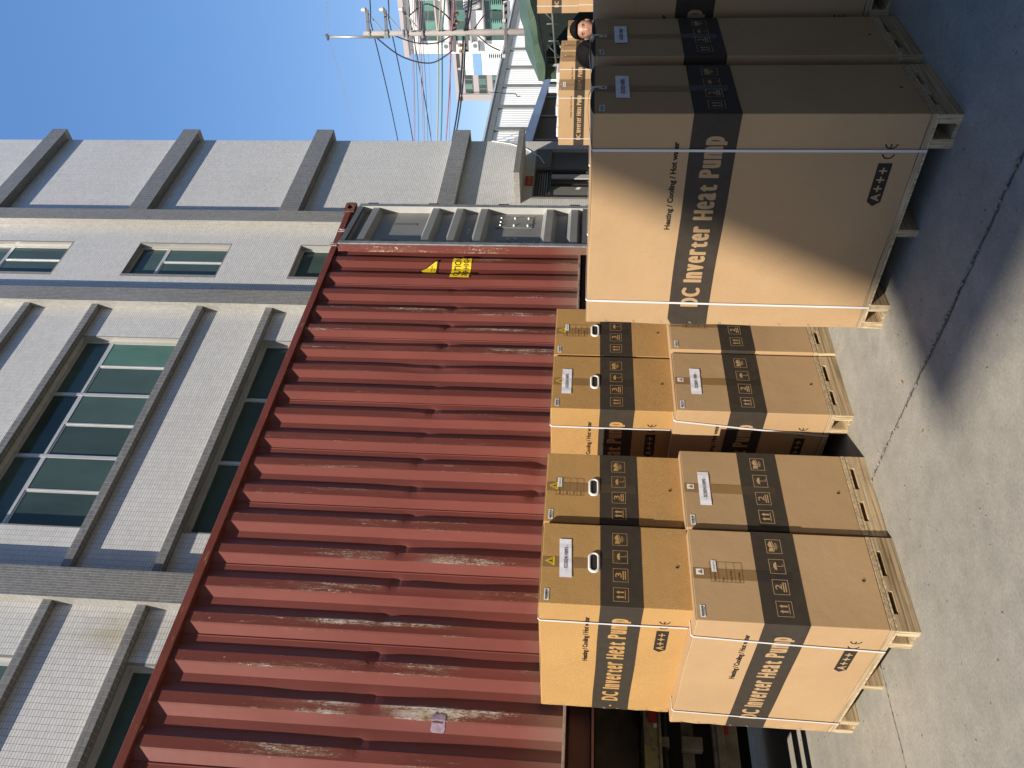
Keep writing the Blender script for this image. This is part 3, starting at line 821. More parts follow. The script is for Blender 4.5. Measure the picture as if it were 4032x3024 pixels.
ws = sticker('warning_triangle', mb, M_CAUTK, .003, side)
mb = MB(); fs.poly(mb, [(6.447, 3.172), (6.620, 3.170), (6.490, 3.328), (6.466, 3.300)], 0); sticker('triangle_fill', mb, M_CAUT, .0045, ws)
mb = MB(); fs.text(mb, 'DANGER', 6.478, 3.212, .022, off=0); fs.text(mb, 'HIGH', 6.487, 3.185, .02, off=0); sticker('triangle_lettering', mb, M_CAUTK, .006, ws)
M_SEAL = plain('violet_seal', (0.30, 0.22, 0.29), 0.5, var=0.35, scale=40)
rq = random.Random(2); mb = MB()
fs.poly(mb, [(1.862 + (.056 + rq.uniform(-.003, .004))*math.cos(a)*(1-.14*math.cos(4*a)), 2.455 + (.048 + rq.uniform(-.003, .003))*math.sin(a)*(1-.14*math.cos(4*a))) for a in [2*math.pi*i/34 for i in range(34)]], 0)
sl = sticker('sealant_patch', mb, M_SEAL, .004, side)
mb = MB(); fs.poly(mb, [(1.858, 2.425), (1.868, 2.43), (1.872, 2.47), (1.866, 2.50), (1.860, 2.48)], 0); sticker('sealant_crease', mb, M_RAILD, .006, sl)  # dark crease drawn down the middle of the patch

# door leaf folded back against the side wall: a = along the leaf from its free edge, c = towards the viewer
P0, P1 = Vector((6.56, 4.60, 0)), Vector((7.57, 4.745, 0))
DL = (P1-P0).length; dang = math.atan2((P1-P0).y, (P1-P0).x)
leaf = link('door_leaf', None, CT, (P0.x, P0.y, 0), (0, 0, dang)); leaf.empty_display_size = .2
Z0L, Z1L = 1.60, 4.19
# profile of the pressed panel: depth behind the frame front, by height
ridges = [3.985, 3.30, 3.03, 2.755, 2.02, 1.75]
prof = [(Z1L-.06, .03), (Z1L-.09, .076)]
for r in ridges:
    prof += [(r+.078, .076), (r+.036, .012), (r-.036, .012), (r-.078, .076)]
prof += [(Z0L+.05, .076)]
mb = MB()
# outer sheet side (red) and frame
a0, a1 = .05, DL-.075
for i in range(len(prof)-1):
    (za, da), (zb_, db) = prof[i], prof[i+1]
    mb.face([(a0, db, zb_), (a1, db, zb_), (a1, da, za), (a0, da, za)])
panel = obj('door_panel', mb, M_DOORG, leaf, fix=False)
mb = MB(); mb.box(0, 0.0, Z0L, .05, .084, Z1L); obj('free_edge_frame', mb, M_CONT, leaf, bevel=.004)
mb = MB(); mb.box(.002, -.012, Z0L+.01, .058, -.001, Z1L-.005); obj('gasket', mb, M_GASK, leaf)
mb = MB(); mb.box(DL-.075, 0.0, Z0L, DL-.0, .078, Z1L); obj('hinge_edge_frame', mb, M_GASK, leaf, bevel=.004)
mb = MB(); mb.box(DL-.082, -.004, Z0L, DL-.076, .075, Z1L-.04); obj('frame_lip', mb, M_FRAME, leaf)
mb = MB(); mb.box(.05, .0, Z1L-.055, DL-.075, .077, Z1L); obj('top_frame', mb, M_DOORD, leaf)
mb = MB(); mb.box(.05, .0, Z0L, DL-.075, .077, Z0L+.06); obj('bottom_frame', mb, M_DOORD, leaf)
mb = MB(); mb.box(.05, .078, Z0L+.02, DL-.07, .082, Z1L-.02); obj('outer_sheet', mb, M_CONT, leaf)
for (u, z, w_, h_) in ((.62, 3.60, .045, .26), (.22, 3.70, .045, .20), (.68, 2.33, .05, .22), (.22, 2.48, .05, .16)):
    mb = MB(); mb.box(u, .0725, z-h_/2, u+w_, .0745, z+h_/2); obj('tape_strip', mb, M_DOORT, panel)
mb = MB(); mb.box(.58, .069, 2.20, .84, .0745, 2.60); obj('backing_plate', mb, M_DOORG, panel, bevel=.004)
for (u, z, d) in ((.62, 2.55, .069), (.70, 2.55, .069), (.80, 2.55, .069), (.62, 2.40, .069), (.80, 2.40, .069), (.62, 2.25, .069), (.80, 2.25, .069),
                  (.30, 2.44, .076), (.31, 2.36, .076), (.22, 2.26, .076), (.23, 2.16, .076), (.44, 2.88, .076), (.50, 2.88, .076)):
    mb = MB(); mb.lathe([(.012, 0), (.012, -.010), (.008, -.018), (.002, -.02)], (u, d, z), 8, axis='y'); obj('bolt', mb, M_BOLT, panel)
for z in (1.75, 2.55, 3.35, 4.05):
    mb = MB(); mb.box(DL+.001, .01, z-.06, DL+.05, .06, z+.06); obj('hinge', mb, M_RAIL, leaf, bevel=.006)
# torn gasket clips on top of the leaf
for a_, sc in ((.0, 1.0), (.33, .8)):
    mb = MB()
    for s_ in (-1, 1):
        mb.prism([(a_-.012+s_*.012, .0, Z1L), (a_+.012+s_*.012, .0, Z1L), (a_+.020*s_+.012, .0, Z1L+.06*sc), (a_+.026*s_, .0, Z1L+.09*sc)], (0, .012, 0))
    obj('torn_clip', mb, M_LIP, leaf)

# ------------------------------------------------------------------ trailer under the container
TR = thing('trailer', 'worn container trailer with rusty yellow side rails and red reflective tape under the container', 'trailer', (0, 0, 0))
def mat_yrail():
    k = NT('worn_yellow_paint', 0.75)
    p = k.coord((1, 1, 1)); a = k.noise(p, 7.0, 7, 0.7); b = k.noise(p, 24.0, 4)
    c = k.mix(k.ramp(a, [(0.46, 0.0), (0.54, 1.0)]), (0.31, 0.24, 0.09), (0.19, 0.14, 0.10))
    c = k.mix(k.ramp(b, [(0.55, 0.0), (0.62, 0.5)]), c, (0.09, 0.06, 0.04))
    k.color(c); k.bump(a, 0.7, 0.01); return k.m
M_YRAIL = mat_yrail()
M_GRIME = plain('grimy_steel', (0.105, 0.075, 0.042), 0.8, var=0.45, scale=7, bump=0.3)
M_SHADED = plain('shade_dark_steel', (0.03, 0.026, 0.02), 0.9, var=0.4, scale=5)  # near-black colour stands in for shade under the trailer
M_BROWN = plain('weathered_side_board', (0.20, 0.155, 0.10), 0.8, var=0.4, scale=9, bump=0.3)
M_REFL = plain('red_reflective_tape', (0.34, 0.035, 0.035), 0.35, var=0.1)
M_REFW = plain('white_reflective_tape', (0.62, 0.62, 0.60), 0.35, var=0.06)
M_PIPE = plain('black_hose', (0.02, 0.02, 0.021), 0.35, var=0.1)
XA, XB = -6.0, 7.4
def rail(name, y, z0, z1, th, mat, par=TR, wob=0.0):
    mb = MB(); n = 60; r_ = random.Random(int(z0*1000))
    for i in range(n):
        x0 = XA + (XB-XA)*i/n; x1 = XA + (XB-XA)*(i+1)/n
        pass
    mb.box(XA, y, z0, XB, y+th, z1); return obj(name, mb, mat, par, bevel=.006)
ra = rail('side_rail', 5.40, 1.03, 1.147, .09, M_YRAIL)
mb = MB()
for s_ in (0, 1): mb.box(XA, 5.388, 1.03 + s_*.100, XB, 5.40, 1.047 + s_*.100)
obj('rail_flange', mb, M_YRAIL, ra)
rl = rail('side_guard', 5.40, .525, .69, .05, M_BROWN)
mb = MB(); mb.box(XA, 5.385, .615, XB, 5.399, .665); obj('guard_rib', mb, M_BROWN, rl, bevel=.006)
for par_, z0, z1, yy in ((ra, 1.058, 1.116, 5.385), (rl, .582, .635, 5.3985)):
    for i in range(9):
        x = (2.165 if par_ is ra else 2.125) + (i-4)*1.25
        mb = MB(); mb.box(x, yy-.003, z0, x+.30, yy-.001, z1); obj('reflective_tape', mb, M_REFL, par_)
        if par_ is ra:
            mb = MB(); mb.box(x-.03, yy-.003, z0, x-.002, yy-.001, z0*.6+z1*.4); obj('reflective_tape', mb, M_REFW, par_)
mb = MB(); mb.box(XA, 5.62, 1.16, XB, 5.70, 1.47); obj('main_beam', mb, M_GRIME, TR, bevel=.01)
mb = MB(); mb.box(XA, 6.42, .95, XB, 6.52, 1.47); obj('main_beam', mb, M_GRIME, TR, bevel=.01)
mb = MB(); mb.box(XA, 5.52, .80, XB, 5.56, .88); obj('guard_bar', mb, M_BROWN, TR, bevel=.004)
mb = MB(); mb.tube((XA, 5.5, 1.0), (XB, 5.5, 1.0), .022, 12); pp = obj('air_pipe', mb, M_PIPE, TR, smooth=True)
for i in range(12):
    x = 2.05 + (i-6)*1.05
    mb = MB(); mb.box(x, 5.47, .97, x+.065, 5.53, 1.03); obj('pipe_clamp', mb, M_BROWN, pp, bevel=.004)
    mb = MB(); mb.box(x-.02, 5.45, .75, x+.07, 5.52, .89); obj('guard_bracket', mb, M_BROWN, TR, bevel=.005)
for i in range(9):
    x = -5.3 + i*1.5
    mb = MB(); mb.box(x, 5.49, 1.04, x+.1, 6.9, 1.14); obj('cross_member', mb, M_GRIME, TR)
    
    if x > 2.6:
        mb = MB(); mb.box(x, 5.46, .53, x+.06, 5.52, 1.06); obj('guard_post', mb, M_GRIME, TR)
mb = MB(); mb.box(CX0, 6.5, 1.47, 7.4, 7.0, 1.496); obj('deck_bearer', mb, M_GRIME, TR)
mb = MB(); mb.box(-.3, 5.62, 1.145, XB, 6.95, 1.158); obj('shade_plate', mb, M_SHADED, TR)  # plate added to throw the ground behind the side rails into shade
mb = MB(); pts = [(x, 4.93 + .006*math.sin(x*5), 1.528 + (.02*math.sin((x-1.0)*2.4) if x < 2.02 else .003*math.sin(x*9))) for x in np.linspace(CX0, 7.2, 60)]
mb.path(pts, .006, 6); obj('side_cable', mb, M_LIP, TR)
for xw in (4.2, 5.5):
    for yw in (5.75, 6.75):
        mb = MB(); mb.lathe([(.24, -.13), (.40, -.14), (.50, -.10), (.51, 0), (.50, .10), (.40, .14), (.24, .13)], (xw, yw, .51), 28, axis='y'); w_ = obj('wheel', mb, M_PIPE, TR, smooth=True)
        mb = MB(); mb.lathe([(.05, -.1), (.23, -.1), (.24, -.05), (.24, .1), (.05, .1)], (xw, yw, .51), 20, axis='y'); obj('rim', mb, M_GRIME, w_, smooth=False)
mb = MB(); mb.box(XA, 6.9, .12, XB, 6.93, 1.2); obj('shade_backing_sheet', mb, M_SHADED, TR)  # near-black sheet added to block the bright view beyond the trailer
for xw in (-3.2,):
    mb = MB(); mb.box(xw, 5.7, 0, xw+.12, 5.85, 1.2); mb.box(xw-.1, 5.65, 0, xw+.22, 5.9, .04); obj('landing_leg', mb, M_GRIME, TR)

TK = thing('sky_blocking_tractor', 'made-up white truck tractor outside the picture, added to block skylight under the trailer', 'truck', (-5.6, 4.95, 0))  # unseen tractor added to keep skylight from under the trailer
M_CAB = plain('cab_white_paint', (0.55, 0.55, 0.54), 0.3, var=0.04)
mb = MB(); mb.prism([(0, 0, .55), (1.9, 0, .55), (1.9, 0, 3.3), (.35, 0, 3.3), (.05, 0, 2.0)], (0, 2.4, 0)); cb = obj('cab', mb, M_CAB, TK, bevel=.06)
mb = MB(); mb.prism([(.06, -.004, 1.75), (1.15, -.004, 1.75), (1.15, -.004, 2.75), (.30, -.004, 2.75)], (0, .003, 0)); obj('side_window', mb, M_GLASSD, cb)
mb = MB(); mb.box(1.9, .75, .55, 6.0, 1.65, .85); obj('chassis', mb, M_GRIME, TK)
mb = MB(); mb.box(5.3, .3, .45, 5.9, 2.1, .84); obj('rear_crossmember', mb, M_SHADED, TK)
for xw in (.9, 3.4, 4.7):
    for yw in (.2, 2.2):
        mb = MB(); mb.lathe([(.24, -.15), (.40, -.16), (.50, -.11), (.51, 0), (.50, .11), (.40, .16), (.24, .15)], (xw, yw, .51), 28, axis='y'); w_ = obj('wheel', mb, M_PIPE, TK, smooth=True)
        mb = MB(); mb.lathe([(.05, -.12), (.23, -.12), (.24, -.05), (.24, .12), (.05, .12)], (xw, yw, .51), 20, axis='y'); obj('rim', mb, M_GRIME, w_)

# ------------------------------------------------------------------ pallets and cartons
def make_pallet(name, label, x, y, w, d, hp, group='plywood pallets under the cartons'):
    t = thing(name, label, 'pallet', (x, y, 0), 0, group)
    zd = hp - .036
    mb = MB(); mb.box(0, 0, zd+.012, w, d, hp-.001); dk = obj('deck', mb, M_PLYY, t, bevel=.0015)
    mb = MB(); mb.box(.001, .002, zd, w-.001, d-.002, zd+.011); obj('deck_layer', mb, M_PLYE, t)
    for y0, y1 in ((0.0, .165), (d-.165, d)):
        # box-section runner: front board, back board, bottom board
        near = y0 == 0
        ya, yb = (y0, y0+.045) if near else (y1-.045, y1)
        yc, yd = (y1-.045, y1) if near else (y0, y0+.045)
        mb = MB()
        if near:
            # notches along the top edge of the front board
            zt = zd - .001; n0, n1 = (.09*w/.53, .215*w/.53), (.30*w/.53, .445*w/.53)
            prof_ = [(0, 0), (w, 0), (w, zt), (n1[1], zt), (n1[1], zt-.022), (n1[0], zt-.022), (n1[0], zt), (n0[1], zt), (n0[1], zt-.022), (n0[0], zt-.022), (n0[0], zt), (0, zt)]
            mb.prism([(a, ya, b) for a, b in prof_], (0, .045, 0))
        else:
            mb.box(0, ya, 0, w, yb, zd-.001)
        rn = obj('runner', mb, [M_PLYX], t, bevel=.0012)
        mb = MB(); mb.box(0.002, yc, 0, w-.002, yd, zd-.001); obj('runner', mb, M_PLYX, t, bevel=.0012)
        mb = MB(); mb.box(.003, min(ya, yc)+.0455, .001, w-.003, max(yb, yd)-.0455, .018); obj('runner_base', mb, M_PLYX, t)
        # lighter sawn ends
        for q0, q1 in ((ya, yb), (yc, yd)):
            mb = MB(); mb.box(-.0015, q0+.0005, .0005, .003, q1-.0005, zd-.0015); obj('sawn_end', mb, M_PLYE, t)
    mb = MB(); mb.box(0, d*.5-.02, 0, w, d*.5+.022, zd-.001); obj('runner', mb, M_PLYX, t, bevel=.0012)
    mb = MB(); mb.box(-.0015, d*.5-.0195, .0005, .003, d*.5+.0215, zd-.0015); obj('sawn_end', mb, M_PLYE, t)
    return t

def icon_arrows(f, u, v, w, h, off, mb):
    f.frame(mb, u, v, u+w, v+h, w*.032, off)
    for c in (.33, .67):
        x = u + w*c
        f.poly(mb, [(x-w*.12, v+h*.62), (x+w*.12, v+h*.62), (x, v+h*.83)], off)
        f.rect(mb, x-w*.055, v+h*.30, x+w*.055, v+h*.62, off)
    f.rect(mb, u+w*.18, v+h*.20, u+w*.82, v+h*.25, off)
def icon_number(f, u, v, w, h, off, mb, num):
    f.frame(mb, u, v, u+w, v+h, w*.032, off)
    f.text(mb, num, u+w*.33, v+h*.44, h*.58, width=w*.36, weight=h*.008, off=off)
    f.rect(mb, u+w*.18, v+h*.29, u+w*.82, v+h*.37, off); f.rect(mb, u+w*.18, v+h*.15, u+w*.82, v+h*.23, off)
def icon_umbrella(f, u, v, w, h, off, mb):
    f.frame(mb, u, v, u+w, v+h, w*.032, off)
    cx, cy, r = u+w*.52, v+h*.50, w*.29
    pts = [(cx + r*math.cos(a), cy + r*.78*math.sin(a)) for a in [math.pi*i/12 for i in range(13)]]
    low = []
    for i in range(4):
        x1 = cx - r + 2*r*i/4; x2 = cx - r + 2*r*(i+1)/4
        low += [((x1+x2)/2, cy + r*.18), (x2, cy)]
    f.poly(mb, pts + low[:-1], off)
    f.rect(mb, cx-w*.02, v+h*.17, cx+w*.02, cy+r*.2, off)
    for i in range(6):
        a0 = math.pi + math.pi*i/6; a1 = math.pi + math.pi*(i+1)/6; c2 = (cx+w*.07, v+h*.17)
        f.line(mb, (c2[0]+w*.07*math.cos(a0), c2[1]+w*.07*math.sin(a0)), (c2[0]+w*.07*math.cos(a1), c2[1]+w*.07*math.sin(a1)), w*.035, off)
    rr = random.Random(3)
    for (a, b) in ((.16, .88), (.22, .80), (.30, .90), (.38, .84), (.48, .92), (.58, .86), (.13, .72), (.25, .70), (.66, .92), (.74, .84), (.80, .76)):
        f.rect(mb, u+w*a, v+h*b-h*.02, u+w*a+w*.022, v+h*b+h*.02, off)
def icon_hands(f, u, v, w, h, off, mb):
    f.frame(mb, u, v, u+w, v+h, w*.032, off)
    # carton in perspective on open hands
    f.poly(mb, [(u+w*.14, v+h*.60), (u+w*.40, v+h*.52), (u+w*.40, v+h*.78), (u+w*.14, v+h*.86)], off)
    f.poly(mb, [(u+w*.43, v+h*.52), (u+w*.86, v+h*.66), (u+w*.86, v+h*.74), (u+w*.60, v+h*.88), (u+w*.43, v+h*.78)], off)
    f.poly(mb, [(u+w*.10, v+h*.52), (u+w*.42, v+h*.42), (u+w*.90, v+h*.56), (u+w*.88, v+h*.62), (u+w*.42, v+h*.48), (u+w*.12, v+h*.58)], off)
    for i in range(7):
        x = u + w*(.28 + i*.07)
        f.poly(mb, [(x, v+h*.40-h*.01*i*(1 if i < 3 else -.4)), (x+w*.055, v+h*.40), (x+w*.035, v+h*(.16+.05*abs(i-3)/1.5))], off)

ICON_MESH = {}
def carton(name, label, x, y, z, w, d, h, band, kind, mat, paper=None, table=None, tape=True, strap=(), hole=True, barcode=True, triangle=None, small=False, number=None, text=True, ring=False, bulge=0.0, seed=0, group=None, serial='- SO2024110093 -'):
    """kind '2' or '3' is the stacking limit printed on the end"""
    t = thing(name, label, 'carton', (x, y, z), 0, group)
    rr = random.Random(seed)
    # body: subdivided box with faintly uneven faces and a crumpled glued corner
    mb = MB(); nx, ny, nzv = 5, 14, 12
    ph = [rr.uniform(0, 6) for _ in range(6)]
    def wob(p):
        px, py, pz = p
        if small: return (px, py, pz)
        a = math.sin(math.pi*min(max(px/w, 0), 1)); b = math.sin(math.pi*py/d); c = math.sin(math.pi*pz/h)
        dx = dy = 0.0
        if px < 1e-6: dx = -.0045*b*c*math.sin(2.3*py+ph[0]) - .002*math.sin(7*py+ph[1])*math.sin(5*pz+ph[2])*b*c - .004*math.exp(-((d-py)/.012)**2)*(.5+.5*math.sin(pz*38+ph[1]))
        if px > w-1e-6: dx = .002*b*c
        if py < 1e-6: dy = -.0035*a*c*math.sin(3*pz+ph[2])
        if py > d-1e-6: dy = .0035*math.sin(pz*41+ph[3])*(1 if px < .01 else .3)
        return (px+dx, py+dy, pz + .0015*math.sin(py*9+ph[4]))
    def grid(o, e1, e2, n1, n2):
        o = Vector(o); e1 = Vector(e1); e2 = Vector(e2); b = len(mb.v)
        for i in range(n1+1):
            for j in range(n2+1): mb.v.append(wob(tuple(o + e1*i/n1 + e2*j/n2)))
        for i in range(n1):
            for j in range(n2):
                a = b + i*(n2+1) + j; mb.f.append([a, a+1, a+n2+2, a+n2+1]); mb.m.append(0)
    if small: nx, ny, nzv = 1, 2, 2
    grid((0, 0, 0), (w, 0, 0), (0, 0, h), nx, nzv); grid((0, d, 0), (w, 0, 0), (0, 0, h), nx, nzv)
    grid((0, 0, 0), (0, d, 0), (0, 0, h), ny, nzv); grid((w, 0, 0), (0, d, 0), (0, 0, h), ny, nzv)
    grid((0, 0, 0), (w, 0, 0), (0, d, 0), nx, ny); grid((0, 0, h), (w, 0, 0), (0, d, 0), nx, ny)
    body = obj('box', mb, mat, t, bevel=.0045)
    # two top flaps, a touch uneven
    for k_ in (0, 1):
        mb = MB(); xa, xb = (.002, w*.5-.001) if k_ == 0 else (w*.5+.001, w-.003)
        n = 8
        for i in range(n+1):
            yy = .002 + (d-.004)*i/n
            for xx in (xa, xb):
                q = rr.uniform(0, .0015)
                bz = bulge*abs(math.sin(math.pi*xx/w*1.0))*0
                e = bulge*(1-abs(2*((xx/w) % .5)/.5-1))
                mb.v.append((xx, yy, h+.0032+q)); 
        for i in range(n):
            a = 2*i; mb.f.append([a, a+1, a+3, a+2]); mb.m.append(0)
        o = obj('top_flap', mb, mat, t); md = o.modifiers.new('thick', 'SOLIDIFY'); md.thickness = .004; md.offset = -1
    if bulge:
        # end flap lifting along the top edge leaves two dark gaps
        for u0, u1 in ((.006, w*.485), (w*.515, w-.006)):
            mb = MB(); n = 10; up = []; 
            for i in range(n+1):
                q = i/n; up.append((u0+(u1-u0)*q, h+.004+bulge*math.sin(math.pi*q)**.7))
            for i in range(n):
                mb.face([(up[i][0], -.001, h+.002), (up[i+1][0], -.001, h+.002), (up[i+1][0], .004, up[i+1][1]), (up[i][0], .004, up[i][1])])
            obj('flap_gap', mb, M_HOLE, t, fix=False)
            mb = MB()
            for i in range(n):
                mb.face([(up[i][0], .0035, up[i][1]), (up[i+1][0], .0035, up[i+1][1]), (up[i+1][0], .30, h+.0075), (up[i][0], .30, h+.0075)])
            obj('lifted_flap', mb, mat, t, fix=False)
    class Print(Face):
        """print lies on the uneven board"""
        def p(s_, u, v, off=0.0): return Vector(wob(tuple(s_.o + u*s_.r + v*s_.u))) + off*s_.n
    FL = Print((0, d, 0), (0, -1, 0), (0, 0, 1), (-1, 0, 0))       # long side, seen from the left
    FE = Print((0, 0, 0), (1, 0, 0), (0, 0, 1), (0, -1, 0))        # end with the icons
    # thin print hugging the faces
    B0 = .0014; js = rr.uniform(-.004, .004); jv = rr.uniform(-.003, .003)
    mb = MB()
    for F_, u0_, u1_, L_, n_ in ((FL, .002, d-.001, d, ny), (FE, .001, w-.001, w, nx)):
        us = [u0_] + [L_*i/n_ for i in range(1, n_)] + [u1_]; vs = [band[0]] + [h*j/nzv for j in range(nzv+1) if band[0] < h*j/nzv < band[1]] + [band[1]]
        for i in range(len(us)-1):
            for j in range(len(vs)-1): F_.rect(mb, us[i], vs[j], us[i+1], vs[j+1], B0)
    # the band turns the corner
    mb.face([FL.p(d-.001, band[0], B0), FE.p(.001, band[0], B0), FE.p(.001, band[1], B0), FL.p(d-.001, band[1], B0)])
    bo = flat('printed_band', mb, M_BAND, t)
    if text:
        bm_, bh = (band[0]+band[1])/2, band[1]-band[0]
        mb = MB(); FL.heavy(mb, 'DC Inverter Heat Pump', .125+js, bm_-.043+jv, .132, d-.125-.105, .0062, B0+.0008)
        flat('title_lettering', mb, mat, bo)
        mb = MB(); FL.text(mb, 'Heating / Cooling / Hot water', .625, band[1]+.050, .037, width=.485, weight=.0014, off=B0); flat('subtitle_lettering', mb, M_INK, t)
        if not small:
            e = band[0]*0 + .098
            mb = MB(); FL.poly(mb, [(.775, e+.032), (.800, e), (1.005, e), (1.005, e+.064), (.800, e+.064)], B0); eb = flat('energy_badge', mb, M_INK, t)
            mb = MB(); FL.text(mb, 'A', .803, e+.013, .055, weight=.0016, off=B0+.0012)
            for i in range(3):
                c = .872 + i*.047; FL.rect(mb, c-.017, e+.029, c+.017, e+.037, B0+.0012); FL.rect(mb, c-.004, e+.015, c+.004, e+.051, B0+.0018)
            flat('badge_lettering', mb, mat, eb)
            mb = MB()
            for c0, bar in ((1.058, False), (1.108, True)):
                R_, w_ = .030, .0065; n = 12
                for i in range(n):
                    a0 = math.radians(100 + 160*i/n); a1 = math.radians(100 + 160*(i+1)/n)
                    cx, cy = c0-.002, e+.032
                    FL.poly(mb, [(cx+R_*math.cos(a0), cy+R_*math.sin(a0)), (cx+R_*math.cos(a1), cy+R_*math.sin(a1)), (cx+(R_-w_)*math.cos(a1), cy+(R_-w_)*math.sin(a1)), (cx+(R_-w_)*math.cos(a0), cy+(R_-w_)*math.sin(a0))], B0)
                if bar: FL.rect(mb, c0-.028, e+.0288, c0-.006, e+.0352, B0)
            flat('conformity_mark', mb, M_INK, t)
    iv = (band[0]+band[1])/2 - .039 + jv; sc = w/.53
    for k_, u in enumerate((.045, .165, .284, .403)):
        mb = MB(); u = u*sc - (.012 if kind == '3' else 0)*sc + js; ww = .085*sc
        if k_ == 0: icon_arrows(FE, u, iv, ww, .079, B0+.0012, mb)
        if k_ == 1: icon_number(FE, u, iv, ww, .079, B0+.0012, mb, kind)
        if k_ == 2: icon_umbrella(FE, u, iv, ww, .079, B0+.0012, mb)
        if k_ == 3: icon_hands(FE, u, iv, ww, .079, B0+.0012, mb)
        flat('handling_icon', mb, mat, bo)
    um = w*.5 - .002
    if tape:
        mb = MB(); FE.rect(mb, um-.031, band[1]+.0, um+.031, h-.004, B0); flat('tape_strip', mb, M_TAPE, t)
        mb = MB(); FE.rect(mb, um-.031, band[0]+.02*(rr.random()*3), um+.031, band[1], B0+.0006); flat('tape_tail', mb, M_TAPE2, t)
    if barcode:
        mb = MB(); q_ = rr.uniform(-.006, .006); FE.poly(mb, [(.018, h-.047), (.083, h-.047+q_*.4), (.083, h-.022+q_*.4), (.018, h-.022)], B0+.0010); lb = flat('barcode_label', mb, M_LABEL, t)
        mb = MB(); uu = .023
        while uu < .077:
            q = rr.uniform(.0006, .0022); FE.rect(mb, uu, h-.039, uu+q, h-.027, B0+.0018); uu += q + rr.uniform(.0006, .002)
        FE.rect(mb, .030, h-.0435, .072, h-.0415, B0+.0018)
        flat('barcode', mb, M_GREYPRINT, lb)
    if triangle == 'yellow':
        a = um+.006; v0 = h-.068
        mb = MB(); FE.poly(mb, [(a-.028, v0), (a+.028, v0), (a, v0+.050)], B0+.0012); tr = flat('hazard_sticker', mb, M_YEL, t)
        mb = MB()
        for (p, q) in (((a-.017, v0+.010), (a+.017, v0+.010)), ((a+.017, v0+.010), (a, v0+.039)), ((a, v0+.039), (a-.017, v0+.010))): FE.line(mb, p, q, .0022, B0+.0020)
        FE.poly(mb, [(a-.006, v0+.014), (a+.006, v0+.014), (a+.005, v0+.021), (a, v0+.029), (a-.005, v0+.021)], B0+.0020)
        flat('flame_symbol', mb, M_CAUTK, tr)
    if triangle == 'white':
        a = um+.008; v0 = h-.058
        mb = MB(); FE.rect(mb, a-.017, v0, a+.017, v0+.038, B0+.0012); tr = flat('hazard_label', mb, M_LABEL, t)
        mb = MB(); FE.poly(mb, [(a-.013, v0+.008), (a+.013, v0+.008), (a, v0+.031)], B0+.0020, 0); FE.poly(mb, [(a-.0095, v0+.010), (a+.0095, v0+.010), (a, v0+.027)], B0+.0028, 1); FE.poly(mb, [(a-.003, v0+.012), (a+.003, v0+.012), (a, v0+.021)], B0+.0036, 0)
        flat('flame_symbol', mb, [M_CAUTK, M_ORANGE], tr)
    if paper:
        u0, v0, u1, v1 = paper; tl = rr.uniform(-.009, .009); mb = MB(); n = 8
        for i in range(n):
            q0, q1 = i/n, (i+1)/n
            zz0 = B0+.0012+.0022*abs(math.sin(q0*9+ph[5])); zz1 = B0+.0012+.0022*abs(math.sin(q1*9+ph[5]))
            FE_p = FE.p
            mb.face([FE_p(u0+(u1-u0)*q0, v0+tl*q0, zz0), FE_p(u0+(u1-u0)*q1, v0+tl*q1, zz1), FE_p(u0+(u1-u0)*q1, v1+tl*q1, zz1+.0006), FE_p(u0+(u1-u0)*q0, v1+tl*q0, zz0+.0006)])
        pl = flat('order_paper', mb, M_PAPER, t)
        mb = MB(); FE.text(mb, serial, u0+(u1-u0)*.17, v0+(v1-v0)*.34+tl*.4, .027, width=(u1-u0)*.66, weight=.0004, off=B0+.0046); flat('order_number', mb, M_GREYPRINT, pl)
    if table:
        u0, v0, u1, v1 = table; mb = MB(); FE.frame(mb, u0, v0, u1, v1, .0016, B0+.0008)
        for i in (1, 2, 3): FE.rect(mb, u0, v0+(v1-v0)*i/4-.0007, u1, v0+(v1-v0)*i/4+.0007, B0+.0008)
        for i, s_ in enumerate(('Net Weight :', 'Gross Weight :', 'Size :', 'Model No. :')): FE.text(mb, s_, u0+.006, v0+(v1-v0)*(i+.38)/4, .011, weight=.0003, off=B0+.0008)
        flat('data_table', mb, M_INKB, t)
        mb = MB(); FE.rect(mb, u0+.058, v1-.033, u0+.124, v1-.009, B0+.0016); ml = flat('model_label', mb, M_LABEL, t)
        mb = MB(); FE.text(mb, 'CGK025V3L', u0+.062, v1-.026, .0125, width=.057, off=B0+.0024); flat('model_number', mb, M_GREYPRINT, ml)
    if ring:
        # white plastic hand-hole grommet
        cu, cv, a, b = w*.51, .498, .031, .031
        def oval(rx, n=28): 
            o = []
            for i in range(n):
                q = 2*math.pi*i/n; cx = .031 if math.cos(q) > 0 else -.031
                o.append((cu + cx + rx*math.cos(q), cv + rx*math.sin(q)))
            return o
        o1, o2, o3 = oval(.032), oval(.026), oval(.0175); mb = MB(); n = len(o1)
        for i in range(n):
            j = (i+1) % n
            mb.face([FE.p(*o1[i], .001), FE.p(*o1[j], .001), FE.p(*o2[j], .010), FE.p(*o2[i], .010)])
            mb.face([FE.p(*o2[i], .010), FE.p(*o2[j], .010), FE.p(*o3[j], .008), FE.p(*o3[i], .008)])
            mb.face([FE.p(*o3[i], .008), FE.p(*o3[j], .008), FE.p(*o3[j], .003), FE.p(*o3[i], .003)])
        hr = obj('handle_grommet', mb, M_RING, t, smooth=True, fix=True)
        mb = MB(); FE.poly(mb, oval(.018), .0035); flat('hand_hole', mb, M_HOLE, hr)
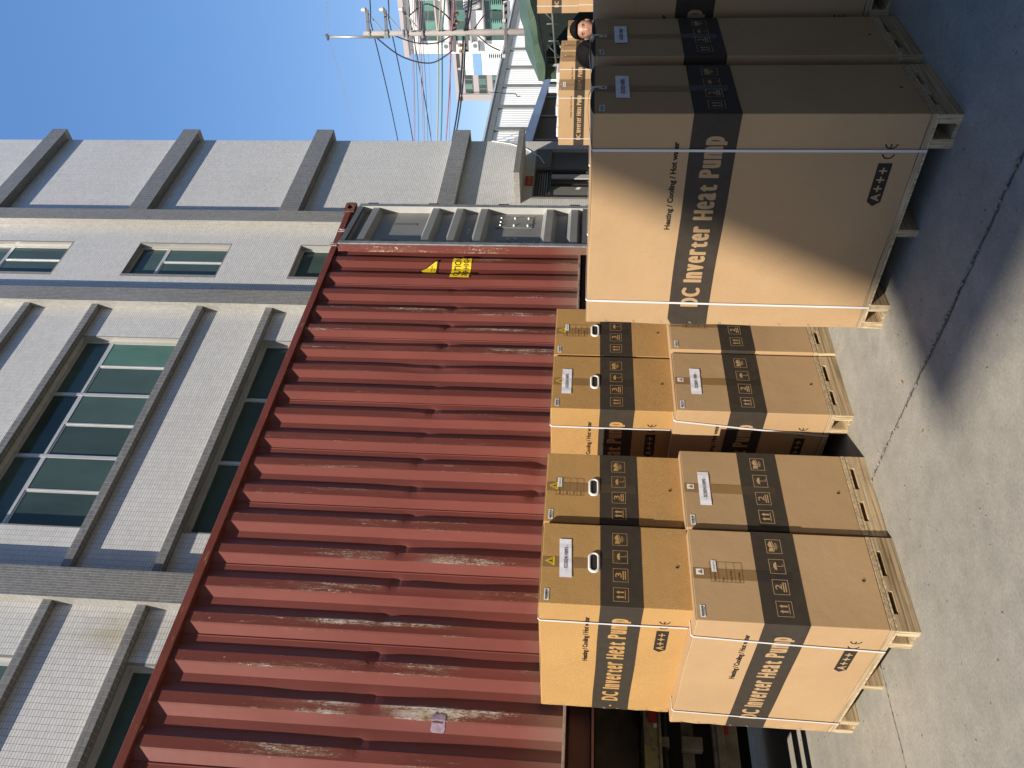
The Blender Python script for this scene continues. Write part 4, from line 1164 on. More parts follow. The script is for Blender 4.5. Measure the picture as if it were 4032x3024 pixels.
    if hole:
        cu, cv, r_ = w*.505, .066, .0095
        mb = MB(); n = 14; mb.face([FE.p(cu+r_*math.cos(2*math.pi*i/n), cv+r_*.92*math.sin(2*math.pi*i/n), .0016) for i in range(n)])
        ho = flat('vent_hole', mb, M_HOLE, t)
        mb = MB(); FE.poly(mb, [(cu+r_*math.cos(q), cv+r_*.92*math.sin(q)) for q in [-1.2+2.4*i/8 for i in range(9)]] + [(cu+r_*.62*math.cos(q)-.001, cv+r_*.85*math.sin(q)) for q in [1.2-2.4*i/8 for i in range(9)]], .0024); flat('hole_rim', mb, M_CARD2, ho)
    # strapping round the long way
    for (u_top, u_bot, zlow) in strap:
        sw = .0062
        def bandstrip(pts):
            mb_ = MB()
            for i in range(len(pts)-1):
                a, b = Vector(pts[i][0]), Vector(pts[i+1][0]); wv = Vector(pts[i][1])*sw; wv2 = Vector(pts[i+1][1])*sw
                mb_.face([a-wv, a+wv, b+wv2, b-wv2])
            o = obj('strap', mb_, M_STRAP, t, fix=False); md = o.modifiers.new('thick', 'SOLIDIFY'); md.thickness = .0012; md.offset = 0
            return o
        yt, yb = d-u_top, d-u_bot; Y = (0, 1, 0)
        bandstrip([((-.0075, yb, zlow), Y), ((-.0085, yb*.5+yt*.5, h*.5), Y), ((-.006, yt, h-.003), Y), ((.004, yt, h+.009), Y), ((w*.5, yt, h+.010), Y), ((w-.004, yt, h+.009), Y), ((w+.006, yt, h-.002), Y), ((w+.006, yb, zlow), Y)])
    # staples down the glued corner
    if not small:
        for i in range(9):
            zz = h*(.07 + .86*i/8) + rr.uniform(-.008, .008)
            mb = MB(); q = rr.uniform(-.4, .4)
            FL.line(mb, (.010, zz-.003), (.022, zz+.004+.004*q), .003, B0+.003); FL.line(mb, (.012, zz+.004), (.022, zz+.011+.004*q), .0025, B0+.003)
            flat('staple', mb, M_STAPLE, t)
    return t

BA, B3, BC = (.372, .590), (.249, .465), (.821, 1.036)
LOW = 'lower cartons of the double stacks'; UPP = 'upper cartons of the double stacks'; TALL = 'tall cartons'
D_A, H_A, H_3 = 1.224, .912, .773
make_pallet('pallet', 'plywood pallet at the near corner under the leftmost stack of two cartons', 1.921, 3.514, .53, D_A, .138)
make_pallet('pallet', 'plywood pallet right beside the leftmost stack\'s pallet, touching it', 2.482, 3.543, .54, D_A, .138)
make_pallet('pallet', 'plywood pallet just right of the shaded gap between the double stacks', 3.322, 3.518, .52, D_A, .138)
make_pallet('pallet', 'plywood pallet half hidden behind the tall shaded carton', 3.858, 3.50, .52, D_A, .138)
make_pallet('pallet', 'plywood pallet under the nearest tall carton, in shade', 3.405, 1.650, .525, 1.246, .135)
make_pallet('pallet', 'shaded plywood pallet under the second tall carton', 4.030, 1.645, .51, 1.246, .135)
make_pallet('pallet', 'shaded plywood pallet at the very edge under the third tall carton', 4.665, 1.535, .51, 1.246, .135)
carton('carton', 'lower tan carton with a data table, in the leftmost stack', 1.921, 3.514, .138, .53, D_A, H_A, BA, '2', M_CARD2, table=(.216, .660, .333, .822), triangle='white', strap=((1.068, 1.02, -.03), (.165, .135, -.03)), seed=1, group=LOW)
carton('carton', 'upper carton with order paper and white handle ring, on the leftmost stack', 2.000, 3.570, 1.050, .49, D_A, H_3, B3, '3', M_CARD3, paper=(.152, .612, .386, .676), triangle='yellow', ring=True, strap=((1.06, 1.06, .012),), seed=2, group=UPP)
carton('carton', 'lower tan carton with order paper, second stack from the left', 2.482, 3.543, .138, .54, D_A, H_A, BA, '2', M_CARD2, paper=(.151, .766, .383, .828), triangle='white', strap=((1.06, 1.06, -.03),), seed=3, group=LOW)
carton('carton', 'upper carton with data table above its handle ring, second stack from the left', 2.522, 3.605, 1.050, .495, D_A, H_3, B3, '3', M_CARD3, table=(.187, .555, .311, .716), triangle='yellow', ring=True, strap=((1.06, 1.06, .012),), seed=4, group=UPP)
carton('carton', 'lower tan carton with order paper, just right of the shaded gap', 3.322, 3.518, .138, .52, D_A, H_A, BA, '2', M_CARD2, paper=(.140, .750, .368, .814), triangle='white', strap=((1.13, 1.04, -.03),), seed=5, group=LOW)
carton('carton', 'upper carton with order paper and yellow triangle, just right of the shaded gap', 3.375, 3.591, 1.050, .487, D_A, H_3, B3, '3', M_CARD3, paper=(.131, .650, .358, .712), triangle='yellow', ring=True, strap=((1.06, 1.06, .012),), seed=6, group=UPP)
carton('carton', 'lower tan carton partly hidden behind the nearest tall carton', 3.858, 3.500, .138, .52, D_A, H_A, BA, '2', M_CARD2, table=(.216, .660, .333, .822), triangle='white', strap=((1.06, 1.06, -.03),), seed=7, group=LOW)
carton('carton', 'upper carton with data table, partly hidden behind the nearest tall carton', 3.885, 3.600, 1.050, .49, D_A, H_3, B3, '3', M_CARD3, table=(.187, .555, .311, .716), triangle='yellow', ring=True, strap=((1.06, 1.06, .012),), seed=8, group=UPP)
carton('carton', 'nearest tall tan carton, half in sun and half in shade', 3.405, 1.650, .135, .525, 1.246, 1.486, BC, '2', M_CARD2, paper=(.156, 1.320, .396, 1.385), triangle='white', strap=((1.066, 1.070, -.03), (.160, .150, -.03)), bulge=.016, seed=9, group=TALL, serial='SO2023110005')
carton('carton', 'second tall carton with a small order paper, wholly in shade', 4.030, 1.645, .135, .51, 1.246, 1.486, BC, '2', M_CARD2, paper=(.16, 1.318, .385, 1.385), triangle='white', strap=((1.066, 1.070, -.03), (.160, .150, -.03)), bulge=.016, seed=10, group=TALL, serial='SO2023110005')
carton('carton', 'third tall carton at the edge of the picture, wholly in shade', 4.665, 1.535, .135, .51, 1.246, 1.486, BC, '2', M_CARD2, paper=(.16, 1.318, .385, 1.385), triangle='white', strap=((1.066, 1.070, -.03), (.160, .150, -.03)), bulge=.016, seed=12, group=TALL, serial='SO2023110005')
# loose end of strapping lying over the tops of the tall cartons
for k_, (x, y) in enumerate(((3.405, 1.650), (4.030, 1.645))):
    mb = MB(); pts = [(x-.006, y+.18, 1.626), (x+.06, y+.12, 1.638), (x+.14, y+.05, 1.650), (x+.22, y+.012, 1.648), (x+.262, y-.004, 1.634), (x+.266, y-.008, 1.600)]
    for i in range(len(pts)-1):
        a, b = Vector(pts[i]), Vector(pts[i+1]); q = Vector((.006, .006, 0)) if i < 3 else Vector((.009, 0, 0))
        mb.face([a-q, a+q, b+q, b-q])
    o = obj('strap_end', mb, M_STRAP, fix=False); md = o.modifiers.new('thick', 'SOLIDIFY'); md.thickness = .0014
    tag(o, ('slack white strap end over the top of the nearest tall carton', 'slack white strap end over the top of the second tall carton')[k_], 'strap', 'slack strap ends on the tall cartons')

# ------------------------------------------------------------------ background on the right of the yard
M_SHEET = None
def mat_sheet():
    k = NT('white_profiled_sheet', 0.45, spec=0.4)
    a = k.noise(k.coord((1, 1, 0.4)), 0.4, 3)
    k.color(k.ramp(a, [(0.3, (0.80, 0.80, 0.79)), (0.7, (0.87, 0.87, 0.86))])); return k.m
M_SHEET = mat_sheet()
M_GUTTER = plain('grey_gutter', (0.16, 0.18, 0.19), 0.5, var=0.1, scale=1)
M_ROOFW = plain('pale_roof_edge', (0.58, 0.62, 0.66), 0.5, var=0.06, scale=1)
M_BLUE = plain('blue_fascia', (0.16, 0.30, 0.55), 0.5, var=0.10, scale=0.6)
M_BLUEP = plain('pale_blue_sheet', (0.28, 0.48, 0.74), 0.5, var=0.05, scale=1)
M_DARKIN = plain('awning_shade_dark', (0.035, 0.036, 0.038), 0.9, var=0.15)  # near-black colour stands in for the shade under the awning
M_WHITEB = plain('white_render', (0.66, 0.64, 0.60), 0.8, var=0.05, scale=0.5)
M_PINKB = plain('pink_grey_render', (0.46, 0.41, 0.40), 0.8, var=0.05, scale=0.3)
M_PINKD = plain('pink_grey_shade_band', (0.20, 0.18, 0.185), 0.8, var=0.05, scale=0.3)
# profiled-sheet warehouse
SH = thing('warehouse', 'white ribbed sheet warehouse with grey gutter behind the blue awning', 'building', (45, 24, 0))
mb = MB(); L = 40.0; x = 0.0; i = 0
ry = []
while x < L:
    ry += [(x, 0), (x+.16, 0), (x+.18, -.022), (x+.28, -.022), (x+.30, 0)]; x += .32
for i in range(len(ry)-1):
    (a, p), (b, q) = ry[i], ry[i+1]
    mb.face([(a, p, 0), (b, q, 0), (b, q, 7.95), (a, p, 7.95)])
obj('wall_sheet', mb, M_SHEET, SH, fix=False)
mb = MB(); mb.box(-9, -.14, 7.55, L, .1, 8.0); obj('gutter', mb, M_GUTTER, SH)
mb = MB(); mb.prism([(-9, -.2, 8.02), (-9, -.2, 8.14), (-9, 12, 11.0), (-9, 12, 10.9)], (L+9, 0, 0)); obj('roof', mb, M_ROOFW, SH)
mb = MB(); mb.box(-9, .1, 0, L, 18, 7.9); obj('core', mb, M_SHEET, SH)
mb = MB(); ryl = [(-9+.38*k, 0) for k in range(24)]
for k in range(23):
    mb.box(-9+.38*k+.18, -.022, 0, -9+.38*k+.32, .1, 7.9)
obj('wall_ribs', mb, M_SHEET, SH)
for x in (-2.6, 2.13, 5.3, 8.55, 11.7, 15, 18):
    mb = MB(); mb.box(x-.16, -.16, 0, x-.05, -.062, 7.6); mb.box(x+.05, -.16, 0, x+.16, -.062, 7.6); mb.box(x-.05, -.09, 0, x+.05, -.062, 7.6); obj('downpipe_strip', mb, M_GUTTER, SH)
# awning in front of it
AW = thing('awning', 'blue metal awning fascia over a dark open bay at the foot of the warehouse', 'awning', (0, 0, 0))
pa, pb = Vector((22.0, 14.0, 0)), Vector((50.3, 21.95, 0))
dv = (pb-pa).normalized(); nv = Vector((-dv.y, dv.x, 0)); Lw = (pb-pa).length
n = 9
for i in range(n):
    a = pa + dv*Lw*i/n; b = pa + dv*(Lw*(i+1)/n - .03)
    mb = MB()
    za, zb2 = 3.98, 4.62
    mb.prism([(a.x, a.y, 4.0), (b.x, b.y, 4.0), (b.x, b.y, 4.42), (a.x, a.y, 4.42)], nv*.08); obj('fascia_panel', mb, M_BLUE, AW)
mb = MB(); mb.prism([tuple(pa+Vector((0, 0, 4.40))+nv*.081), tuple(pa+Vector((0, 0, 4.44))+nv*.081), tuple(pa+nv*1.6+Vector((0, 0, 4.9))), tuple(pa+nv*1.6+Vector((0, 0, 4.86)))], dv*Lw); obj('awning_roof', mb, M_GUTTER, AW)
mb = MB(); q = pa + nv*.9; mb.prism([tuple(q), tuple(q+nv*.2), tuple(q+nv*.2+Vector((0, 0, 4.2))), tuple(q+Vector((0, 0, 4.2)))], dv*Lw); obj('bay_shade_sheet', mb, M_DARKIN, AW)
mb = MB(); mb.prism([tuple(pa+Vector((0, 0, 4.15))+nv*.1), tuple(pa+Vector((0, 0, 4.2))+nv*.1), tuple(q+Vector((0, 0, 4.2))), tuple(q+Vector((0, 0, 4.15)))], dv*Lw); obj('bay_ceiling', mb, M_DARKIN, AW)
for i in range(6):
    a = pa + dv*(Lw*i/5.001+.2) + nv*.3; mb = MB(); mb.tube(a, a+Vector((0, 0, 4.2)), .08, 8); obj('post', mb, M_GUTTER, AW)

# white block with green windows
WB = thing('white_building', 'white six-storey block with green windows behind the utility pole', 'building', (85.5, 34.5, 0))
mb = MB(); mb.box(0, -24, 0, 18, 0, 21.2); obj('wall', mb, M_WHITEB, WB)
mb = MB(); mb.box(-.5, -24.4, 21.2, 18.4, .15, 21.75); obj('roof_edge', mb, M_PINKB, WB)
for r_, z in enumerate((18.0, 14.4, 10.7, 7.0, 3.4)):
    for c_, y0 in enumerate((-1.4, -8.0, -14.6, -21.2)):
        wv = 4.2 if c_ == 0 else 4.6
        hz = 1.75 if r_ == 0 else 1.95
        mb = MB(); mb.box(-.02, y0-wv, z, .10, y0, z+hz); w_ = obj('window', mb, M_GUTTER, WB)
        for i in range(4):
            ya = y0 - wv + wv*i/4 + .05; yb = y0 - wv + wv*(i+1)/4 - .05
            mb = MB(); mb.box(-.05, ya, z+.06, -.03, yb, z+hz*.62); obj('pane', mb, (M_GLASSL, M_GLASS, M_GLASSL, M_GLASS)[(i+r_) % 4], w_)
            mb = MB(); mb.box(-.05, ya, z+hz*.66, -.03, yb, z+hz-.06); obj('pane', mb, M_GLASS if r_ else M_GLASSD, w_)
        mb = MB(); mb.box(-.6, y0-wv-.1, z-.25, 0, y0+.1, z-.08); obj('sill', mb, M_PINKB, w_)
        mb = MB(); mb.box(-.7, y0-wv-.15, z+hz+.05, 0, y0+.12, z+hz+.22); obj('hood', mb, M_PINKB, w_)
M_AC = plain('air_conditioner_white', (0.62, 0.62, 0.60), 0.5, var=0.05)
for (y, z) in ((-.9, 16.7), (-.95, 13.5), (-10.5, 9.1), (-.9, 9.9)):
    mb = MB(); mb.box(-.55, y-.45, z, -.05, y+.45, z+.65); a_ = obj('air_conditioner', mb, M_AC, WB)
    mb = MB(); mb.lathe([(.24, 0), (.24, -.02), (.05, -.03)], (-.56, y-.1, z+.33), 12, axis='x'); obj('fan_guard', mb, M_GUTTER, a_)
    mb = MB(); mb.box(-.6, y-.5, z-.08, -.02, y+.5, z-.01); obj('bracket', mb, M_GUTTER, a_)
# panel-clad factory with a blue stripe
PF = thing('panel_factory', 'white panel-clad factory gable with a pale blue stripe in the distance', 'building', (108, 46.6, 0))
mb = MB(); mb.box(0, -22, 0, 20, 0, 18.7); obj('wall', mb, M_SHEET, PF)
for i in range(9):
    mb = MB(); mb.box(-.08, -22, 16.42 + i*.136, -.01, 0.0, 16.42 + i*.136 + .115); obj('stripe_rib', mb, M_BLUEP, PF)
# far pink-grey block
FBK = thing('distant_block', 'distant pink-grey block with a grid of dark windows above the warehouse roof', 'building', (144.5, 67.4, 0))
mb = MB(); mb.box(0, -28, 0, 20, 0, 26.0); obj('wall', mb, M_PINKB, FBK)
mb = MB(); mb.box(-.6, -28.4, 26.0, 20.4, .3, 26.6); obj('parapet', mb, M_PINKB, FBK)
for bay in range(3):
    y1 = -1.5 - bay*8.5
    for fl in range(7):
        z = 23.3 - fl*2.65
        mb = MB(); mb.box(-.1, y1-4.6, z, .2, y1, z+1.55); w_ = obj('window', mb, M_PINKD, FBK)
        for i in range(5):
            mb = MB(); mb.box(-.14, y1-4.6+i*.92+.12, z+.12, -.11, y1-4.6+(i+1)*.92-.08, z+1.42); obj('pane', mb, M_GLASS if (i+fl) % 3 else M_GLASSL, w_)
    mb = MB(); mb.box(-.5, y1+.05, 0, -.02, y1+.45, 25.9); obj('pilaster', mb, M_PINKB, FBK)
    mb = MB(); mb.box(-.5, y1-5.1, 0, -.02, y1-4.7, 25.9); obj('pilaster', mb, M_PINKB, FBK)

# ------------------------------------------------------------------ utility pole and wires
M_POLE = plain('pole_concrete', (0.40, 0.365, 0.345), 0.8, var=0.10, scale=2)
M_STEEL = plain('galvanised_steel', (0.46, 0.46, 0.46), 0.45, metal=0.5, var=0.1, scale=4)
M_STEELD = plain('dark_steel', (0.13, 0.13, 0.135), 0.5, metal=0.3, var=0.1, scale=4)
M_WIREK = plain('black_wire', (0.022, 0.022, 0.026), 0.6, var=0.05)
M_WIREW = plain('pale_wire', (0.55, 0.50, 0.48), 0.6, var=0.05)
M_WIREP = plain('pink_wire', (0.55, 0.24, 0.26), 0.6, var=0.05)
M_WIREG = plain('green_wire', (0.10, 0.27, 0.26), 0.6, var=0.05)
M_WIREY = plain('cream_wire', (0.62, 0.52, 0.28), 0.6, var=0.05)
M_INSUL = plain('porcelain_insulator', (0.62, 0.60, 0.58), 0.3, var=0.1)
M_INSG = plain('green_insulator', (0.06, 0.17, 0.17), 0.4, var=0.1)
M_INSB = plain('brown_insulator', (0.38, 0.22, 0.12), 0.4, var=0.1)
PX, PY = 34.55, 13.03
UP = thing('utility_pole', 'brown concrete utility pole with crossarms, insulators and grey boxes', 'pole', (PX, PY, 0))
mb = MB(); mb.tube((0, 0, 0), (-.25, -.08, 11.45), .175, 16, .105); obj('shaft', mb, M_POLE, UP, smooth=True)
mb = MB(); mb.tube((-.30, .06, 10.3), (-.50, -.05, 13.05), .055, 10); obj('top_tube', mb, M_STEEL, UP, smooth=True)
mb = MB(); mb.box(-.58, -.16, 12.98, -.42, .08, 13.05); mb.tube((-.5, -.12, 13.0), (-.5, -.12, 13.12), .03, 8); obj('top_clamp', mb, M_STEELD, UP)
PDIR = Vector((.38, -.92, 0)).normalized()      # crossarms reach out to the right
PSID = Vector((.92, .38, 0))
def arm(z, l0, l1, mat=M_STEELD, w_=.055):
    mb = MB(); c = PDIR*(l0+l1)/2 + Vector((-.2, -.05, z)); mb.obox(c, PDIR*(l1-l0)/2, PSID*w_, Vector((0, 0, w_))); return obj('crossarm', mb, mat, UP)
for z in (11.25, 10.45, 9.6):
    a_ = arm(z, -.1, .95)
    tip = PDIR*.95 + Vector((-.2, -.05, z))
    mb = MB(); mb.lathe([(.05, -.05), (.11, 0), (.12, .05), (.07, .09), (.09, .14), (.05, .2)], tip + Vector((0, 0, .06)), 10); obj('insulator', mb, M_INSUL, a_, smooth=True)
    mb = MB(); mb.tube(PDIR*.85 + Vector((-.2, -.05, z)), Vector((-.2, -.05, z-.75)), .028, 6); obj('brace', mb, M_STEEL, a_)
    for s_ in (0, .35):
        mb = MB(); mb.box(-.38, -.2, z-.12-s_*2, -.06, .1, z-.02-s_*2); obj('pole_band', mb, M_STEEL, UP, bevel=.02)
for z, l in ((7.45, 2.2), (6.9, 2.2), (5.2, 1.4)):
    arm(z, -.75, l, M_STEELD, .06)
for i, (z, l) in enumerate(((7.3, .45), (7.3, .8), (7.2, -.45), (7.15, -.7))):
    mb = MB(); c = PDIR*l + Vector((-.15, 0, z)); q = PSID*-1
    for j in range(5): mb.tube(c + q*(.05+j*.07), c + q*(.09+j*.07), .085, 10)
    mb.tube(c, c+q*.42, .03, 8); obj('strain_insulator', mb, M_INSB, UP)
for i, (z, l) in enumerate(((5.7, .55), (5.65, 1.25), (5.72, -.85))):
    mb = MB(); c = PDIR*l + Vector((-.4, -.05, z-.35))
    for j in range(7): mb.lathe([(.05, 0), (.13, .02), (.05, .05)], c + Vector((0, 0, j*.085)), 10)
    o = obj('surge_arrester', mb, M_INSG, UP)
    mb = MB(); mb.tube(c + Vector((0, 0, -.16)), c + Vector((0, 0, 0)), .09, 8); obj('arrester_cap', mb, M_INSUL, o)
for (l, z, w_, h_) in ((1.35, 6.6, .38, .75), (1.9, 5.6, .55, 1.0)):
    mb = MB(); c = PDIR*l + Vector((-.3, 0, z)); mb.obox(c, PDIR*w_, PSID*.3, Vector((0, 0, h_/2))); bx = obj('switch_box', mb, M_STEEL, UP, bevel=.03)
    for j in range(4):
        mb = MB(); mb.obox(c + PDIR*(-w_*.6+j*w_*.4) - PSID*.31, PDIR*.03, PSID*.012, Vector((0, 0, h_*.4))); obj('cooling_rib', mb, M_INSUL, bx)
for k_, pts in enumerate(([(-.2, .05, 11.0), (-.3, .9, 9.9), (-.3, 1.2, 8.6), (-.2, .7, 7.6)], [(-.2, .0, 10.2), (-.2, .35, 9.2), (-.2, .35, 8.2), (-.1, 0, 7.5)], [(.1, -.7, 9.4), (0, -1.2, 8.6), (-.1, -.9, 7.9), (0, -.4, 7.5)], [(.0, 0, 6.6), (-.1, .5, 6.0), (-.1, .75, 5.5)], [(0, 0, 6.7), (.1, -.8, 6.0), (0, -.9, 5.4)], [(0, .1, 6.4), (-.2, .1, 5.9), (0, -.2, 5.4)])):
    P_ = [Vector(p) for p in pts]; out = []
    for i in range(len(P_)-1):
        p0 = P_[max(i-1, 0)]; p1 = P_[i]; p2 = P_[i+1]; p3 = P_[min(i+2, len(P_)-1)]
        for q in np.linspace(0, 1, 7)[:-1]:
            q = float(q); out.append(.5*((2*p1) + (p2-p0)*q + (2*p0-5*p1+4*p2-p3)*q*q + (3*p1-p0-3*p2+p3)*q**3))
    out.append(P_[-1]); mb = MB(); mb.path(out, .03, 6); obj('jumper_cable', mb, M_WIREK, UP, smooth=True)
def wire(pts, r, mat, label, sag=.25):
    out = []
    for i in range(len(pts)-1):
        a, b = Vector(pts[i]), Vector(pts[i+1]); n = 14
        for j in range(n): 
            q = j/n; p = a.lerp(b, q); p.z -= sag*4*q*(1-q); out.append(p)
    out.append(Vector(pts[-1])); mb = MB(); mb.path(out, r, 5); o = obj('overhead_wire', mb, mat, smooth=True)
    return tag(o, label, 'wire', 'overhead wires')
WIRES = [
 ('thin earth wire above all the others, from the pole top', (32.08,10.69,12.20), (33.99,12.95,12.97), (39.95,20.98,14.59), .008, M_WIREW),
 ('upper thick black wire from the topmost crossarm', (32.22,10.76,10.47), (34.61,12.55,11.15), (40.14,21.07,12.28), .026, M_WIREK),
 ('second thick black wire from the middle crossarm', (32.28,10.79,9.74), (34.75,12.50,10.36), (40.21,21.10,11.43), .026, M_WIREK),
 ('third thick black wire from the lowest upper crossarm, crossing the coloured ones', (32.34,10.82,8.94), (34.86,12.50,9.45), (40.32,21.12,10.40), .026, M_WIREK),
 ('pale wire topmost of the coloured bundle', (32.36,10.82,8.77), (34.37,13.00,9.39), (40.21,21.10,11.39), .014, M_WIREW),
 ('pink wire just below the topmost pale one', (32.36,10.83,8.69), (34.37,13.00,9.31), (40.22,21.11,11.34), .018, M_WIREP),
 ('green wire in the upper coloured bundle', (32.37,10.83,8.64), (34.38,13.00,9.22), (40.23,21.11,11.11), .016, M_WIREG),
 ('pale wire in the middle of the upper coloured bundle', (32.38,10.84,8.50), (34.39,13.01,9.06), (40.25,21.12,10.88), .020, M_WIREW),
 ('pink wire in the middle of the upper coloured bundle', (32.39,10.84,8.41), (34.40,13.01,8.98), (40.26,21.13,10.79), .018, M_WIREP),
 ('grey-green wire below the second pink one', (32.39,10.84,8.31), (34.41,13.02,8.88), (40.28,21.13,10.60), .014, M_WIREG),
 ('thin pale wire lowest of the upper bundle', (32.41,10.85,8.14), (34.42,13.03,8.67), (40.29,21.14,10.40), .010, M_WIREW),
 ('thick cream wire leading the lower bundle', (32.45,10.87,7.64), (34.46,13.04,8.19), (40.32,21.15,10.08), .036, M_WIREY),
 ('thick green wire under the cream one', (32.46,10.87,7.49), (34.48,13.05,8.03), (40.33,21.16,9.86), .036, M_WIREG),
 ('thick pink-red wire lowest of the coloured ones', (32.49,10.89,7.11), (34.51,13.07,7.62), (40.36,21.17,9.58), .036, M_WIREP),
 ('thin violet wire beside the thick pink-red one', (32.48,10.89,7.18), (34.50,13.06,7.68), (40.37,21.18,9.40), .014, M_WIREP),
 ('heavy black cable sagging under the coloured wires', (32.52,10.90,6.73), (34.55,13.09,7.09), (40.37,21.18,9.40), .045, M_WIREK),
 ('lowest heavy black cable sagging under all the wires', (32.53,10.91,6.62), (34.56,13.09,7.00), (40.38,21.19,9.26), .040, M_WIREK)]
for lb, a, b, c, r, m_ in WIRES:
    a, b, c = Vector(a), Vector(b), Vector(c)
    a2 = b + (a-b)*2.2; c2 = b + (c-b)*1.5
    wire([a2, b, c2], r, m_, lb, .10 if 'heavy' not in lb else .30)
# hanging end with a hook
mb = MB(); mb.path([(40.0, 18.2, 7.9), (40.05, 18.2, 6.9), (40.0, 18.25, 6.0), (40.05, 18.3, 5.4)], .02, 6); mb.path([(40.05, 18.3, 5.4), (40.0, 18.45, 5.3), (40.0, 18.4, 5.15)], .03, 6)
tag(obj('hanging_cable', mb, M_WIREK), 'short dark cable end hanging down from the heavy black wires', 'cable')

# ------------------------------------------------------------------ green tarpaulin shelter
def mat_tarp():
    k = NT('green_tarpaulin', 0.55, spec=0.35)
    a = k.noise(k.coord((1, 1, 2)), 1.6, 5, 0.6, 0.5)
    k.color(k.ramp(a, [(0.3, (0.062, 0.108, 0.070)), (0.7, (0.125, 0.185, 0.130))])); k.bump(a, 0.5, 0.08); return k.m
M_TARP = mat_tarp()
M_TARPD = plain('shade_dark_tarpaulin', (0.02, 0.035, 0.028), 0.8, var=0.3)  # near-black colour puts the shelter's inner shade into the added sheets
M_FRAMEP = plain('shelter_pipe', (0.30, 0.31, 0.30), 0.5, metal=0.3, var=0.2)
TS = thing('tarp_shelter', 'green tarpaulin shelter on a pipe truss frame over stacked cartons', 'shelter', (0, 0, 0))
def surf(fn, n, m_, mat, name, par):
    mb = MB()
    for i in range(n+1):
        for j in range(m_+1): mb.v.append(tuple(fn(i/n, j/m_)))
    for i in range(n):
        for j in range(m_):
            a = i*(m_+1)+j; mb.f.append([a, a+m_+1, a+m_+2, a+1]); mb.m.append(0)
    return obj(name, mb, mat, par, smooth=True)
A0, A1 = Vector((18.6, 4.4, 3.36)), Vector((20.15, 8.86, 2.92))      # front edge, right to left
def roof_fn(u, v):
    p = A0.lerp(A1, u)
    b = p + Vector((1.2, -.4, .42))*min(v*3, 1) + Vector((7.5, -2.6, .35))*max(0, v-.33)*1.5
    b.z += .03*math.sin(u*31+v*9)*min(1, v*4); return b
surf(roof_fn, 40, 10, M_TARP, 'roof_tarp', TS)
def val_fn(u, v):
    p = A0.lerp(A1, u); d_ = (.30 + .07*math.sin(u*9) + .05*math.sin(u*23))*v
    return p + Vector((-.02*math.sin(u*40)*v - .05*v, 0, -d_*.55))
surf(val_fn, 48, 4, M_TARP, 'front_valance', TS)
def flap_fn(u, v):
    a = Vector((20.16, 8.87, 2.86)).lerp(Vector((20.2, 8.3, 2.70)), u); b = Vector((20.3, 8.85, 2.40)).lerp(Vector((20.3, 8.62, 1.9)), u)
    p = a.lerp(b, v); p.x += .05*math.sin(u*8+v*5); return p
surf(flap_fn, 10, 10, M_TARP, 'corner_flap', TS)
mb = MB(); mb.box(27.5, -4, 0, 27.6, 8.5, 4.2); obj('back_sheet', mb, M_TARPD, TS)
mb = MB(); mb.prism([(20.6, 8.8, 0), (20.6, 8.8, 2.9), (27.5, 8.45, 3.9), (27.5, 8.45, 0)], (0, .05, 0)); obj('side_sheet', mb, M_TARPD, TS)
ROOFQ = []
def bar(a, b, r=.03, nm='truss_bar'):
    mb = MB(); mb.tube(a, b, r, 8); obj(nm, mb, M_FRAMEP, TS, smooth=True)
for k_ in range(3):
    o = Vector((k_*2.4, -k_*.8, .12*k_))
    for u0, u1 in ((0, 1),):
        a = A0 + Vector((.15, 0, -.28)) + o; b = A1 + Vector((.15, -.15, -.22)) + o
        bar(a, b, .035); bar(a + Vector((0, 0, -.42)), b + Vector((0, 0, -.25)), .03)
        for i in range(9):
            p = a.lerp(b, i/9); q = a.lerp(b, (i+1)/9); bar(p, q + Vector((0, 0, -.38)) if i % 2 else q + Vector((0, 0, -.02)), .016)
            bar(p, p + Vector((0, 0, -.40)), .016)
    for u in (.12, .5, .93):
        p = (A0 + Vector((.15, 0, -.28)) + o).lerp(A1 + Vector((.15, -.1, -.22)) + o, u); bar(Vector((p.x, p.y, 0)), p, .045, 'post')
        if k_ == 0: bar(p + Vector((0, 0, -.75)), p + Vector((.15, -.75, -.1)), .03, 'knee_brace')

# ------------------------------------------------------------------ cartons in the distance
FAR = 'cartons standing farther back by the green shelter'
def far(label, x, y, z, kind='2', h=H_A, w=.53, paper=None, seed=0, mat=None):
    return carton('carton', label, x, y, z, w, D_A, h, BA if kind == '2' else B3, kind, mat or M_CARD2, paper=paper, table=None if paper else (.216, .66, .333, .822), triangle='white', strap=((1.06, 1.06, .0), (.155, .155, .0)), small=True, hole=False, seed=seed, group=FAR)
ZF = 1.32
far('sunlit distant carton left of the green shelter, with order paper on its end', 15.65, 7.08, ZF, paper=(.15, .766, .383, .828), seed=21)
far('distant carton standing left of two others by the shelter post', 16.35, 6.78, ZF, seed=22)
far('distant carton right of the one by the shelter post', 16.95, 6.78, ZF, seed=23)
far('lower distant carton directly behind the man\'s head', 17.9, 6.70, ZF-.12, seed=24)
far('distant carton at the upper edge of the picture, under the green tarpaulin', 18.15, 5.22, 1.89, seed=26)
far('distant carton under the one at the upper edge of the picture', 18.15, 5.20, .975, seed=27)
